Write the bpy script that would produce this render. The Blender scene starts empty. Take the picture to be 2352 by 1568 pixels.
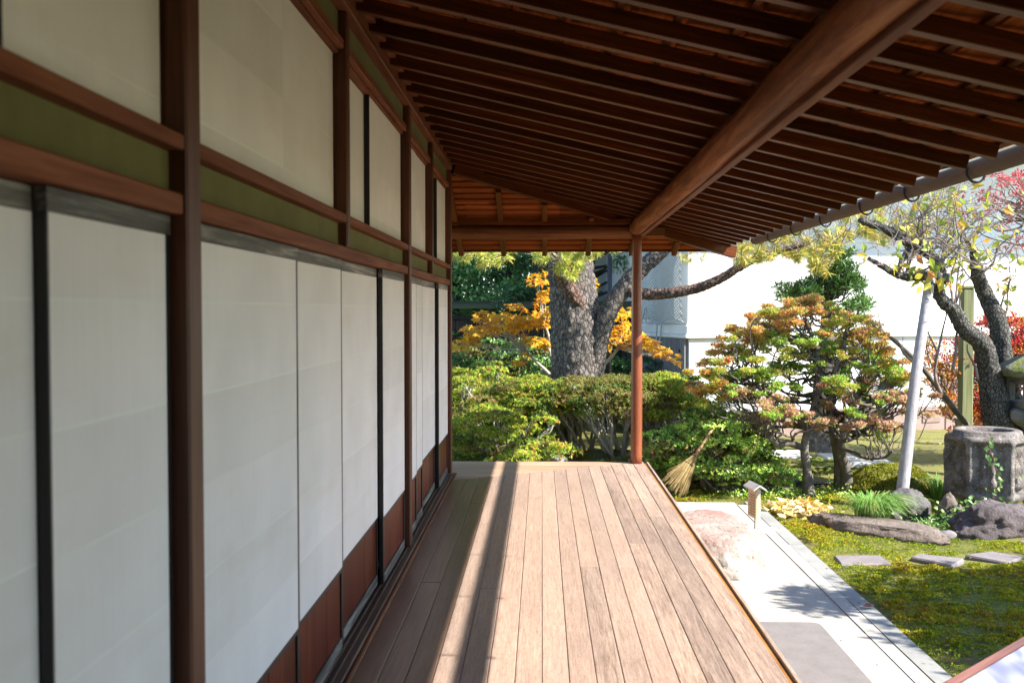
import bpy, bmesh, math, random
import numpy as np
from mathutils import Vector, Matrix, noise as mnoise

R = math.radians
scene = bpy.context.scene
COL = scene.collection

# ------------------------------------------------------------------ camera, sky, sun, exposure
EYE = 1.55                      # eye height above the veranda boards (z = 0)
YAW, PITCH = R(1.70), R(1.847)
FPX = 2295.0                    # focal length in pixels of a 2352 px wide frame (35 mm lens)
cam_data = bpy.data.cameras.new('camera')
cam_data.sensor_width = 36.0
cam_data.lens = 35.13
cam_data.clip_start = 0.05
cam_data.clip_end = 600.0
cam_data.dof.use_dof = True
cam_data.dof.focus_distance = 9.5
cam_data.dof.aperture_fstop = 4.0
cam = bpy.data.objects.new('camera', cam_data)
cam.location = (0, 0, EYE)
cam.rotation_euler = (R(90) - PITCH, 0, YAW)
COL.objects.link(cam)
scene.camera = cam

SUN = Vector((1.12, -0.45, 1.0)).normalized()
world = bpy.data.worlds.new('World')
scene.world = world
world.use_nodes = True
wn = world.node_tree
sky = wn.nodes.new('ShaderNodeTexSky')
sky.sky_type = 'NISHITA'
sky.sun_disc = False
sky.sun_elevation = math.asin(SUN.z)
sky.sun_rotation = math.atan2(SUN.x, SUN.y)
sky.air_density = 1.0
sky.dust_density = 0.15
sky.ozone_density = 3.5
bg = wn.nodes['Background']
bg.inputs['Strength'].default_value = 0.15
wn.links.new(sky.outputs['Color'], bg.inputs['Color'])

sun_data = bpy.data.lights.new('sun', 'SUN')
sun_data.energy = 4.8
sun_data.angle = R(0.53)
sun_data.color = (1.0, 0.95, 0.87)
sun = bpy.data.objects.new('sun', sun_data)
sun.rotation_euler = (-SUN).to_track_quat('-Z', 'Y').to_euler()
sun.location = SUN * 40
COL.objects.link(sun)

vs = scene.view_settings
vs.view_transform = 'Standard'
vs.look = 'None'
vs.exposure = 1.6
vs.gamma = 1.0
vs.use_curve_mapping = False
scene.render.engine = 'CYCLES'
scene.cycles.use_denoising = True
scene.cycles.max_bounces = 10
scene.cycles.diffuse_bounces = 5
scene.cycles.transmission_bounces = 6
scene.cycles.transparent_max_bounces = 8

random.seed(11)
RNG = np.random.default_rng(7)

def P(px, py, Y):
    """the point at depth Y that the photograph shows at (px, py) of its 2352 px wide view"""
    fw = Vector((-math.sin(YAW) * math.cos(PITCH), math.cos(YAW) * math.cos(PITCH), -math.sin(PITCH)))
    rt = Vector((math.cos(YAW), math.sin(YAW), 0))
    up = rt.cross(fw)
    d = fw + rt * ((px - 1176) / FPX) + up * ((784 - py) / FPX)
    return Vector((0, 0, EYE)) + d * (Y / d.y)

# ------------------------------------------------------------------ materials
MATS = {}
def nodes_of(name):
    m = bpy.data.materials.new(name)
    m.use_nodes = True
    MATS[name] = m
    nt = m.node_tree
    return m, nt, nt.nodes['Principled BSDF']

def N(nt, t, **kw):
    n = nt.nodes.new(t)
    for k, v in kw.items():
        if k.startswith('i_'):
            n.inputs[k[2:].replace('_', ' ')].default_value = v
        else:
            setattr(n, k, v)
    return n

def ramp(nt, fac, stops):
    r = nt.nodes.new('ShaderNodeValToRGB')
    e = r.color_ramp.elements
    while len(e) < len(stops):
        e.new(0.5)
    for el, (p, c) in zip(e, stops):
        el.position = p
        el.color = (c[0], c[1], c[2], 1)
    nt.links.new(fac, r.inputs['Fac'])
    return r

def coords(nt, scale, spread=13.0):
    """object space, shifted by a random amount for every object"""
    tc = N(nt, 'ShaderNodeTexCoord')
    oi = N(nt, 'ShaderNodeObjectInfo')
    mul = N(nt, 'ShaderNodeMath', operation='MULTIPLY')
    mul.inputs[1].default_value = spread
    nt.links.new(oi.outputs['Random'], mul.inputs[0])
    add = N(nt, 'ShaderNodeVectorMath', operation='ADD')
    nt.links.new(tc.outputs['Object'], add.inputs[0])
    nt.links.new(mul.outputs[0], add.inputs[1])
    mp = N(nt, 'ShaderNodeMapping')
    mp.inputs['Scale'].default_value = scale
    nt.links.new(add.outputs[0], mp.inputs['Vector'])
    return mp.outputs[0], oi.outputs['Random']

def mixrgb(nt, a, b, fac, mode='MIX'):
    m = N(nt, 'ShaderNodeMix', data_type='RGBA', blend_type=mode)
    for s, v in ((m.inputs[6], a), (m.inputs[7], b), (m.inputs[0], fac)):
        if isinstance(v, (int, float)):
            s.default_value = v
        elif isinstance(v, (tuple, list)):
            s.default_value = (v[0], v[1], v[2], 1)
        else:
            nt.links.new(v, s)
    return m.outputs[2]

def wood(name, dark, mid, light, axis='Y', fine=60.0, rough=0.55, bump=0.15, vary=0.25, figure=0.0, stain=None, spec=0.35, patch=1.0, tint=None):
    m, nt, b = nodes_of(name)
    ax = 'XYZ'.index(axis)
    sc = [fine] * 3
    sc[ax] = fine * 0.04
    v, rnd = coords(nt, sc)
    n1 = N(nt, 'ShaderNodeTexNoise', i_Scale=1.0, i_Detail=5.0, i_Roughness=0.6, i_Distortion=0.3 + figure)
    nt.links.new(v, n1.inputs['Vector'])
    r1 = ramp(nt, n1.outputs['Fac'], [(0.28, dark), (0.5, mid), (0.74, light)])
    col = r1.outputs['Color']
    sc2 = [3.0] * 3
    sc2[ax] = 0.7
    v2, _ = coords(nt, sc2, 29.0)
    n2 = N(nt, 'ShaderNodeTexNoise', i_Scale=1.0, i_Detail=4.0)
    nt.links.new(v2, n2.inputs['Vector'])
    r2 = ramp(nt, n2.outputs['Fac'], [(0.3, (1 - 0.28 * patch, 1 - 0.28 * patch, 1 - 0.26 * patch)), (0.7, (1 + 0.2 * patch, 1 + 0.18 * patch, 1 + 0.15 * patch))])
    col = mixrgb(nt, col, r2.outputs['Color'], 1.0, 'MULTIPLY')
    r3 = ramp(nt, rnd, [(0.0, (1 - vary, 1 - vary, 1 - vary)), (0.5, (1, 0.97, 0.95)), (1.0, (1 + vary, 1 + vary * 0.9, 1 + vary * 0.75))])
    col = mixrgb(nt, col, r3.outputs['Color'], 1.0, 'MULTIPLY')
    if figure > 0:
        sc4 = [fine * 1.1] * 3
        sc4[ax] = fine * 0.16
        v4, _ = coords(nt, sc4, 47.0)
        w = N(nt, 'ShaderNodeTexNoise', i_Scale=1.0, i_Detail=2.0, i_Distortion=2.2)
        nt.links.new(v4, w.inputs['Vector'])
        r4 = ramp(nt, w.outputs['Fac'], [(0.36, (0.80, 0.76, 0.72)), (0.5, (1, 1, 1)), (0.66, (1.06, 1.06, 1.05))])
        col = mixrgb(nt, col, r4.outputs['Color'], figure, 'MULTIPLY')
    if stain:
        v5, _ = coords(nt, (1.6, 1.6, 1.6), 5.0)
        n5 = N(nt, 'ShaderNodeTexNoise', i_Scale=1.0, i_Detail=6.0, i_Roughness=0.7)
        nt.links.new(v5, n5.inputs['Vector'])
        r5 = ramp(nt, n5.outputs['Fac'], [(0.52, (0, 0, 0)), (0.68, (1, 1, 1))])
        col = mixrgb(nt, col, stain, r5.outputs['Color'])
    nt.links.new(col, b.inputs['Base Color'])
    b.inputs['Roughness'].default_value = rough
    b.inputs['Specular IOR Level'].default_value = spec
    if tint: b.inputs['Specular Tint'].default_value = (*tint, 1)
    if bump:
        bp = N(nt, 'ShaderNodeBump', i_Strength=bump, i_Distance=0.004)
        nt.links.new(n1.outputs['Fac'], bp.inputs['Height'])
        nt.links.new(bp.outputs['Normal'], b.inputs['Normal'])
    return m

def stone(name, stops, scale=6.0, rough=0.85, bump=0.6, dist=0.02, spots=None, detail=8.0, obj=True):
    m, nt, b = nodes_of(name)
    if obj:
        v, rnd = coords(nt, (1, 1, 1))
    else:
        g = N(nt, 'ShaderNodeNewGeometry')
        v = g.outputs['Position']
    n1 = N(nt, 'ShaderNodeTexNoise', i_Scale=scale, i_Detail=detail, i_Roughness=0.65)
    nt.links.new(v, n1.inputs['Vector'])
    r1 = ramp(nt, n1.outputs['Fac'], stops)
    col = r1.outputs['Color']
    if spots:
        for sp_scale, lo, hi, c in spots:
            n2 = N(nt, 'ShaderNodeTexNoise', i_Scale=sp_scale, i_Detail=5.0, i_Roughness=0.6)
            nt.links.new(v, n2.inputs['Vector'])
            r2 = ramp(nt, n2.outputs['Fac'], [(lo, (0, 0, 0)), (hi, (1, 1, 1))])
            col = mixrgb(nt, col, c, r2.outputs['Color'])
    nt.links.new(col, b.inputs['Base Color'])
    b.inputs['Roughness'].default_value = rough
    n3 = N(nt, 'ShaderNodeTexNoise', i_Scale=scale * 5, i_Detail=8.0, i_Roughness=0.7)
    nt.links.new(v, n3.inputs['Vector'])
    bp = N(nt, 'ShaderNodeBump', i_Strength=bump, i_Distance=dist)
    nt.links.new(n3.outputs['Fac'], bp.inputs['Height'])
    nt.links.new(bp.outputs['Normal'], b.inputs['Normal'])
    return m

def leafmat(name, trans=0.35, rough=0.5, spec=0.35, gain=1.0):
    m, nt, b = nodes_of(name)
    at = N(nt, 'ShaderNodeAttribute', attribute_name='col')
    nt.links.new(at.outputs['Color'], b.inputs['Base Color'])
    b.inputs['Roughness'].default_value = rough
    b.inputs['Specular IOR Level'].default_value = spec
    tr = N(nt, 'ShaderNodeBsdfTranslucent')
    nt.links.new(at.outputs['Color'], tr.inputs['Color'])
    mx = N(nt, 'ShaderNodeMixShader')
    mx.inputs[0].default_value = trans
    nt.links.new(b.outputs[0], mx.inputs[1])
    nt.links.new(tr.outputs[0], mx.inputs[2])
    nt.links.new(mx.outputs[0], nt.nodes['Material Output'].inputs['Surface'])
    return m

def plainleaf(name, stops, trans=0.35):
    """leaf whose colour differs from object to object"""
    m, nt, b = nodes_of(name)
    oi = N(nt, 'ShaderNodeObjectInfo')
    r = ramp(nt, oi.outputs['Random'], stops)
    nt.links.new(r.outputs['Color'], b.inputs['Base Color'])
    b.inputs['Roughness'].default_value = 0.5
    tr = N(nt, 'ShaderNodeBsdfTranslucent')
    nt.links.new(r.outputs['Color'], tr.inputs['Color'])
    mx = N(nt, 'ShaderNodeMixShader')
    mx.inputs[0].default_value = trans
    nt.links.new(b.outputs[0], mx.inputs[1])
    nt.links.new(tr.outputs[0], mx.inputs[2])
    nt.links.new(mx.outputs[0], nt.nodes['Material Output'].inputs['Surface'])
    return m

wood('deck_wood', (0.2976, 0.2000, 0.1569), (0.4032, 0.2920, 0.2332), (0.4800, 0.3650, 0.3021), 'Y', 90, 0.38, 0.25, 0.10, 0.9, spec=0.4, patch=0.45)
wood('deck_wood_cross', (0.34, 0.22, 0.145), (0.45, 0.30, 0.205), (0.52, 0.365, 0.26), 'X', 40, 0.42, 0.2, 0.12, 0.4)
wood('deck_weathered', (0.1843, 0.1280, 0.0998), (0.3395, 0.2500, 0.1995), (0.4462, 0.3450, 0.2835), 'Y', 70, 0.55, 0.4, 0.14, 0.9)
wood('deck_wood_dark', (0.1120, 0.0634, 0.0435), (0.1760, 0.1044, 0.0728), (0.2400, 0.1476, 0.1054), 'Y', 55, 0.32, 0.2, 0.14, 0.5, spec=0.5)  # darker worn planks along the wall, deepened again for the eave shade
wood('sill_wood', (0.05, 0.032, 0.024), (0.11, 0.07, 0.05), (0.2, 0.13, 0.09), 'Y', 60, 0.5, 0.2, 0.1)
wood('edge_wood', (0.22, 0.10, 0.025), (0.36, 0.17, 0.04), (0.45, 0.24, 0.08), 'Y', 60, 0.45, 0.1, 0.1)
wood('post_wood', (0.0600, 0.0192, 0.0084), (0.0990, 0.0330, 0.0144), (0.1380, 0.0510, 0.0240), 'Z', 60, 0.5, 0.15, 0.12)
wood('beam_wood', (0.1152, 0.0363, 0.0161), (0.1872, 0.0660, 0.0341), (0.2448, 0.0990, 0.0558), 'Y', 50, 0.55, 0.15, 0.12, spec=0.05)
wood('rafter_wood', (0.036, 0.0098, 0.0025), (0.074, 0.0190, 0.0050), (0.120, 0.033, 0.0095), 'X', 60, 0.45, 0.3, 0.35, 0.3, spec=0.30, tint=(1.0, 0.46, 0.20))
wood('rafter_wood_end', (0.05, 0.016, 0.0046), (0.10, 0.030, 0.0085), (0.155, 0.05, 0.016), 'Y', 60, 0.6, 0.3, 0.2, 0.3, spec=0.30, tint=(1.0, 0.46, 0.20))
wood('roof_board_wood', (0.1400, 0.0350, 0.0098), (0.2380, 0.0616, 0.0182), (0.3080, 0.0945, 0.0315), 'Y', 45, 0.65, 0.2, 0.3, spec=0.0)
wood('roof_board_wood_end', (0.1500, 0.0375, 0.0105), (0.2550, 0.0660, 0.0195), (0.3300, 0.1013, 0.0338), 'X', 45, 0.65, 0.2, 0.3, spec=0.0)
wood('log_wood', (0.0911, 0.0260, 0.0081), (0.1987, 0.0602, 0.0196), (0.3478, 0.1368, 0.0547), 'Y', 26, 0.5, 0.35, 0.1, 0.7, spec=0.05)
wood('log_wood_cross', (0.0975, 0.0330, 0.0132), (0.1950, 0.0726, 0.0300), (0.2700, 0.1188, 0.0540), 'X', 34, 0.5, 0.3, 0.1, 0.5, spec=0.05)
wood('round_post_wood', (0.14, 0.036, 0.014), (0.22, 0.062, 0.025), (0.30, 0.10, 0.045), 'Z', 50, 0.32, 0.15, 0.1, 0.3, spec=0.5)
wood('dado_wood', (0.0475, 0.0084, 0.0044), (0.1092, 0.0196, 0.0088), (0.1900, 0.0420, 0.0165), 'Z', 38, 0.38, 0.2, 0.2, 0.5, spec=0.15)
wood('frame_black', (0.010, 0.009, 0.009), (0.018, 0.016, 0.016), (0.032, 0.028, 0.027), 'Z', 50, 0.42, 0.1, 0.2)
wood('rail_worn', (0.035, 0.03, 0.026), (0.12, 0.108, 0.09), (0.50, 0.48, 0.43), 'Y', 26, 0.55, 0.15, 0.2, 0.9)
wood('grey_timber', (0.24, 0.23, 0.24), (0.36, 0.345, 0.35), (0.46, 0.44, 0.44), 'Z', 40, 0.7, 0.3, 0.1)
wood('dado_board_grey', (0.10, 0.105, 0.115), (0.18, 0.18, 0.19), (0.28, 0.28, 0.28), 'Z', 30, 0.75, 0.3, 0.2)
wood('fence_wood', (0.018, 0.014, 0.011), (0.034, 0.026, 0.02), (0.06, 0.05, 0.035), 'Z', 30, 0.8, 0.3, 0.3)
wood('fence_cap_wood', (0.03, 0.035, 0.018), (0.06, 0.065, 0.03), (0.10, 0.11, 0.05), 'X', 20, 0.85, 0.3, 0.2)
wood('green_post_wood', (0.13, 0.14, 0.06), (0.22, 0.235, 0.105), (0.32, 0.33, 0.17), 'Z', 40, 0.8, 0.3, 0.1)
wood('sign_wood', (0.42, 0.26, 0.14), (0.55, 0.36, 0.20), (0.63, 0.45, 0.27), 'Z', 60, 0.6, 0.1, 0.1)
wood('sign_wood_pale', (0.55, 0.5, 0.44), (0.66, 0.62, 0.55), (0.75, 0.71, 0.64), 'Z', 60, 0.6, 0.1, 0.1)
wood('stand_rim_wood', (0.0800, 0.0300, 0.0200), (0.1300, 0.0500, 0.0350), (0.1700, 0.0750, 0.0500), 'X', 40, 0.45, 0.1, 0.1)
wood('broom_stick', (0.20, 0.11, 0.05), (0.32, 0.19, 0.09), (0.42, 0.27, 0.14), 'Z', 60, 0.6, 0.1, 0.1)

stone('plaster_green', [(0.3, (0.1080, 0.0972, 0.0245)), (0.7, (0.1512, 0.1368, 0.0396))], 5.0, 0.9, 0.3, 0.004)
stone('plaster_white', [(0.3, (0.76, 0.75, 0.72)), (0.7, (0.84, 0.83, 0.80))], 1.2, 0.85, 0.15, 0.004, [(0.7, 0.6, 0.8, (0.70, 0.69, 0.66))])
stone('plaster_grey', [(0.3, (0.55, 0.55, 0.54)), (0.7, (0.66, 0.66, 0.65))], 1.5, 0.85, 0.2, 0.004)
stone('plinth_stone', [(0.3, (0.24, 0.16, 0.135)), (0.7, (0.36, 0.26, 0.22))], 2.5, 0.85, 0.3, 0.01)
stone('sand', [(0.3, (0.38, 0.355, 0.305)), (0.7, (0.46, 0.43, 0.375))], 3.0, 0.9, 0.5, 0.006, [(150.0, 0.56, 0.66, (0.27, 0.245, 0.21)), (190.0, 0.58, 0.68, (0.60, 0.57, 0.50)), (1.3, 0.5, 0.75, (0.33, 0.305, 0.26))], obj=False)
stone('mat_grey', [(0.3, (0.1656, 0.1476, 0.1404)), (0.7, (0.2088, 0.1886, 0.1800))], 8.0, 0.95, 0.5, 0.004, [(120.0, 0.6, 0.7, (0.2448, 0.2232, 0.2160))])
stone('kerb_stone', [(0.3, (0.24, 0.24, 0.225)), (0.7, (0.33, 0.325, 0.305))], 4.0, 0.85, 0.4, 0.006, [(30.0, 0.60, 0.70, (0.16, 0.17, 0.14)), (2.0, 0.5, 0.7, (0.22, 0.215, 0.20))])
stone('kerb_cement', [(0.3, (0.34, 0.325, 0.29)), (0.7, (0.43, 0.41, 0.37))], 6.0, 0.9, 0.4, 0.006, [(2.4, 0.55, 0.7, (0.27, 0.27, 0.24))])
stone('step_boulder', [(0.3, (0.2890, 0.2465, 0.2082)), (0.5, (0.3910, 0.3443, 0.2975)), (0.7, (0.4760, 0.4292, 0.3782))], 4.0, 0.85, 1.0, 0.03, [(2.2, 0.46, 0.62, (0.3570, 0.2125, 0.1785)), (14.0, 0.60, 0.67, (0.1870, 0.1190, 0.0850))])
stone('rock_brown', [(0.3, (0.14, 0.10, 0.082)), (0.6, (0.24, 0.185, 0.15)), (0.75, (0.34, 0.27, 0.22))], 4.0, 0.8, 1.0, 0.05, [(3.0, 0.6, 0.75, (0.16, 0.125, 0.11))])
stone('rock_dark', [(0.3, (0.055, 0.05, 0.055)), (0.6, (0.12, 0.105, 0.105)), (0.75, (0.2, 0.18, 0.17))], 5.0, 0.75, 0.8, 0.02, [(4.0, 0.6, 0.75, (0.17, 0.14, 0.12))])
stone('rock_purple', [(0.3, (0.085, 0.066, 0.066)), (0.6, (0.15, 0.118, 0.115)), (0.75, (0.22, 0.18, 0.172))], 4.0, 0.8, 1.0, 0.05, [(12.0, 0.60, 0.68, (0.05, 0.04, 0.04))])
stone('rock_grey', [(0.3, (0.16, 0.155, 0.14)), (0.6, (0.27, 0.26, 0.23)), (0.75, (0.36, 0.35, 0.31))], 5.0, 0.85, 0.8, 0.02, [(3.0, 0.52, 0.66, (0.11, 0.13, 0.05))])
stone('stepping_stone', [(0.3, (0.17, 0.148, 0.145)), (0.7, (0.24, 0.21, 0.205))], 5.0, 0.85, 0.7, 0.012, [(60.0, 0.6, 0.7, (0.2, 0.17, 0.16)), (26.0, 0.64, 0.7, (0.42, 0.3, 0.2))])
stone('path_slab', [(0.3, (0.45, 0.43, 0.40)), (0.7, (0.56, 0.54, 0.5))], 5.0, 0.85, 0.4, 0.01)
stone('basin_stone', [(0.3, (0.0819, 0.0669, 0.0598)), (0.5, (0.2321, 0.1996, 0.1771)), (0.72, (0.4504, 0.4055, 0.3588))], 7.0, 0.95, 1.0, 0.05, [(55.0, 0.6, 0.68, (0.6279, 0.5792, 0.5143)), (2.0, 0.55, 0.72, (0.1638, 0.1222, 0.1076))])
stone('lantern_stone', [(0.3, (0.12, 0.115, 0.10)), (0.5, (0.2, 0.19, 0.165)), (0.72, (0.3, 0.29, 0.25))], 7.0, 0.9, 0.9, 0.02)
stone('lantern_mossy', [(0.3, (0.13, 0.12, 0.10)), (0.5, (0.20, 0.19, 0.16)), (0.72, (0.28, 0.27, 0.23))], 7.0, 0.95, 0.9, 0.03, [(9.0, 0.47, 0.58, (0.13, 0.16, 0.02))])
stone('mossy_rock', [(0.3, (0.10, 0.095, 0.08)), (0.7, (0.2, 0.19, 0.16))], 5.0, 0.95, 0.9, 0.03, [(3.5, 0.40, 0.52, (0.085, 0.11, 0.018))])
stone('bark_smooth', [(0.3, (0.05, 0.042, 0.034)), (0.5, (0.105, 0.09, 0.073)), (0.7, (0.2, 0.175, 0.145))], 8.0, 0.85, 0.5, 0.01, [(20.0, 0.62, 0.7, (0.30, 0.30, 0.25))])
stone('bark_twig', [(0.3, (0.14, 0.10, 0.085)), (0.7, (0.30, 0.24, 0.20))], 10.0, 0.85, 0.4, 0.005)
stone('bark_pale', [(0.3, (0.32, 0.29, 0.23)), (0.7, (0.46, 0.43, 0.36))], 10.0, 0.85, 0.4, 0.005)
stone('bark_dark', [(0.3, (0.02, 0.018, 0.015)), (0.7, (0.05, 0.045, 0.035))], 10.0, 0.9, 0.4, 0.005)
stone('ground_moss', [(0.28, (0.10, 0.075, 0.025)), (0.45, (0.15, 0.135, 0.03)), (0.6, (0.17, 0.175, 0.03)), (0.75, (0.21, 0.17, 0.06))], 2.2, 0.95, 0.9, 0.03, [(0.8, 0.56, 0.7, (0.26, 0.20, 0.12)), (34.0, 0.6, 0.72, (0.10, 0.07, 0.03))], obj=False)
stone('soil', [(0.3, (0.035, 0.027, 0.018)), (0.7, (0.075, 0.058, 0.038))], 8.0, 0.95, 0.8, 0.02, obj=False)
stone('roof_tile', [(0.3, (0.06, 0.06, 0.065)), (0.7, (0.11, 0.11, 0.115))], 5.0, 0.6, 0.2, 0.005)
stone('net_cord', [(0.3, (0.3850, 0.4060, 0.3920)), (0.7, (0.4620, 0.4830, 0.4690))], 5.0, 0.8, 0.1, 0.002)
stone('straw', [(0.3, (0.26, 0.17, 0.06)), (0.5, (0.42, 0.30, 0.12)), (0.7, (0.55, 0.42, 0.2))], 30.0, 0.8, 0.2, 0.005)
stone('iron_black', [(0.3, (0.012, 0.012, 0.014)), (0.7, (0.02, 0.02, 0.022))], 8.0, 0.45, 0.1, 0.002)
stone('gutter_copper', [(0.3, (0.0911, 0.0600, 0.0401)), (0.5, (0.1177, 0.0810, 0.0547)), (0.7, (0.1404, 0.0990, 0.0692))], 2.5, 0.85, 0.2, 0.004, [(5.0, 0.6, 0.75, (0.0835, 0.0480, 0.0304))], obj=False)
stone('wire_red', [(0.3, (0.2, 0.06, 0.04)), (0.7, (0.26, 0.09, 0.06))], 8.0, 0.6, 0.1, 0.002)
def plate_bark(name, crack, c1, c2, scale, warm):
    m, nt, b = nodes_of(name)
    v, _ = coords(nt, (scale, scale, scale * 0.55))
    nz = N(nt, 'ShaderNodeTexNoise', i_Scale=0.9, i_Detail=6.0, i_Roughness=0.75)
    nt.links.new(v, nz.inputs['Vector'])
    vm = N(nt, 'ShaderNodeVectorMath', operation='ADD')
    nt.links.new(v, vm.inputs[0]); nt.links.new(nz.outputs['Color'], vm.inputs[1])
    vo = N(nt, 'ShaderNodeTexVoronoi', feature='DISTANCE_TO_EDGE', i_Scale=1.0)
    nt.links.new(vm.outputs[0], vo.inputs['Vector'])
    vc = N(nt, 'ShaderNodeTexVoronoi', feature='F1', i_Scale=1.0)
    nt.links.new(vm.outputs[0], vc.inputs['Vector'])
    n2 = N(nt, 'ShaderNodeTexNoise', i_Scale=5.0, i_Detail=8.0, i_Roughness=0.7)
    nt.links.new(v, n2.inputs['Vector'])
    col = ramp(nt, n2.outputs['Fac'], [(0.3, c1), (0.7, c2)]).outputs['Color']
    tint = ramp(nt, vc.outputs['Color'], [(0.0, (0.75, 0.75, 0.75)), (0.6, (1.0, 0.97, 0.95)), (1.0, warm)]).outputs['Color']
    col = mixrgb(nt, col, tint, 1.0, 'MULTIPLY')
    cr = ramp(nt, vo.outputs['Distance'], [(0.02, (1, 1, 1)), (0.14, (0, 0, 0))]).outputs['Color']
    col = mixrgb(nt, col, crack, cr)
    nt.links.new(col, b.inputs['Base Color'])
    b.inputs['Roughness'].default_value = 0.95
    h = N(nt, 'ShaderNodeMath', operation='ADD')
    mn = N(nt, 'ShaderNodeMath', operation='MINIMUM'); mn.inputs[1].default_value = 0.22
    nt.links.new(vo.outputs['Distance'], mn.inputs[0])
    ml = N(nt, 'ShaderNodeMath', operation='MULTIPLY'); ml.inputs[1].default_value = 0.12
    nt.links.new(n2.outputs['Fac'], ml.inputs[0])
    nt.links.new(mn.outputs[0], h.inputs[0]); nt.links.new(ml.outputs[0], h.inputs[1])
    bp = N(nt, 'ShaderNodeBump', i_Strength=1.0, i_Distance=0.07)
    nt.links.new(h.outputs[0], bp.inputs['Height'])
    nt.links.new(bp.outputs['Normal'], b.inputs['Normal'])
plate_bark('bark_pine', (0.0612, 0.0518, 0.0454), (0.1080, 0.0936, 0.0828), (0.2736, 0.2484, 0.2232), 20.0, (1.15, 0.95, 0.85))
plate_bark('bark_pine_red', (0.05, 0.03, 0.022), (0.15, 0.09, 0.065), (0.30, 0.20, 0.15), 22.0, (1.2, 0.95, 0.85))
plate_bark('bark_plum', (0.022, 0.02, 0.018), (0.055, 0.048, 0.042), (0.24, 0.225, 0.195), 34.0, (0.95, 1.1, 0.95))
leafmat('leaf', 0.48, 0.5, 0.3)
leafmat('leaf_glossy', 0.28, 0.33, 0.5)
leafmat('needle', 0.3, 0.5, 0.3)
leafmat('moss_tuft', 0.3, 0.8, 0.1)
plainleaf('leaf_yellow_maple', [(0.0, (0.62, 0.20, 0.012)), (0.25, (0.72, 0.32, 0.012)), (0.6, (0.78, 0.43, 0.02)), (1.0, (0.72, 0.50, 0.05))], 0.4)
plainleaf('leaf_plum', [(0.0, (0.26, 0.36, 0.04)), (0.35, (0.42, 0.48, 0.05)), (0.65, (0.60, 0.54, 0.06)), (0.88, (0.68, 0.46, 0.05)), (1.0, (0.62, 0.24, 0.06))], 0.4)
plainleaf('leaf_fallen', [(0.0, (0.70, 0.42, 0.05)), (0.3, (0.78, 0.58, 0.16)), (0.75, (0.80, 0.72, 0.42)), (1.0, (0.74, 0.60, 0.36))], 0.15)
plainleaf('leaf_ivy', [(0.0, (0.05, 0.12, 0.03)), (0.5, (0.12, 0.24, 0.05)), (1.0, (0.26, 0.38, 0.08))], 0.35)

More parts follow.
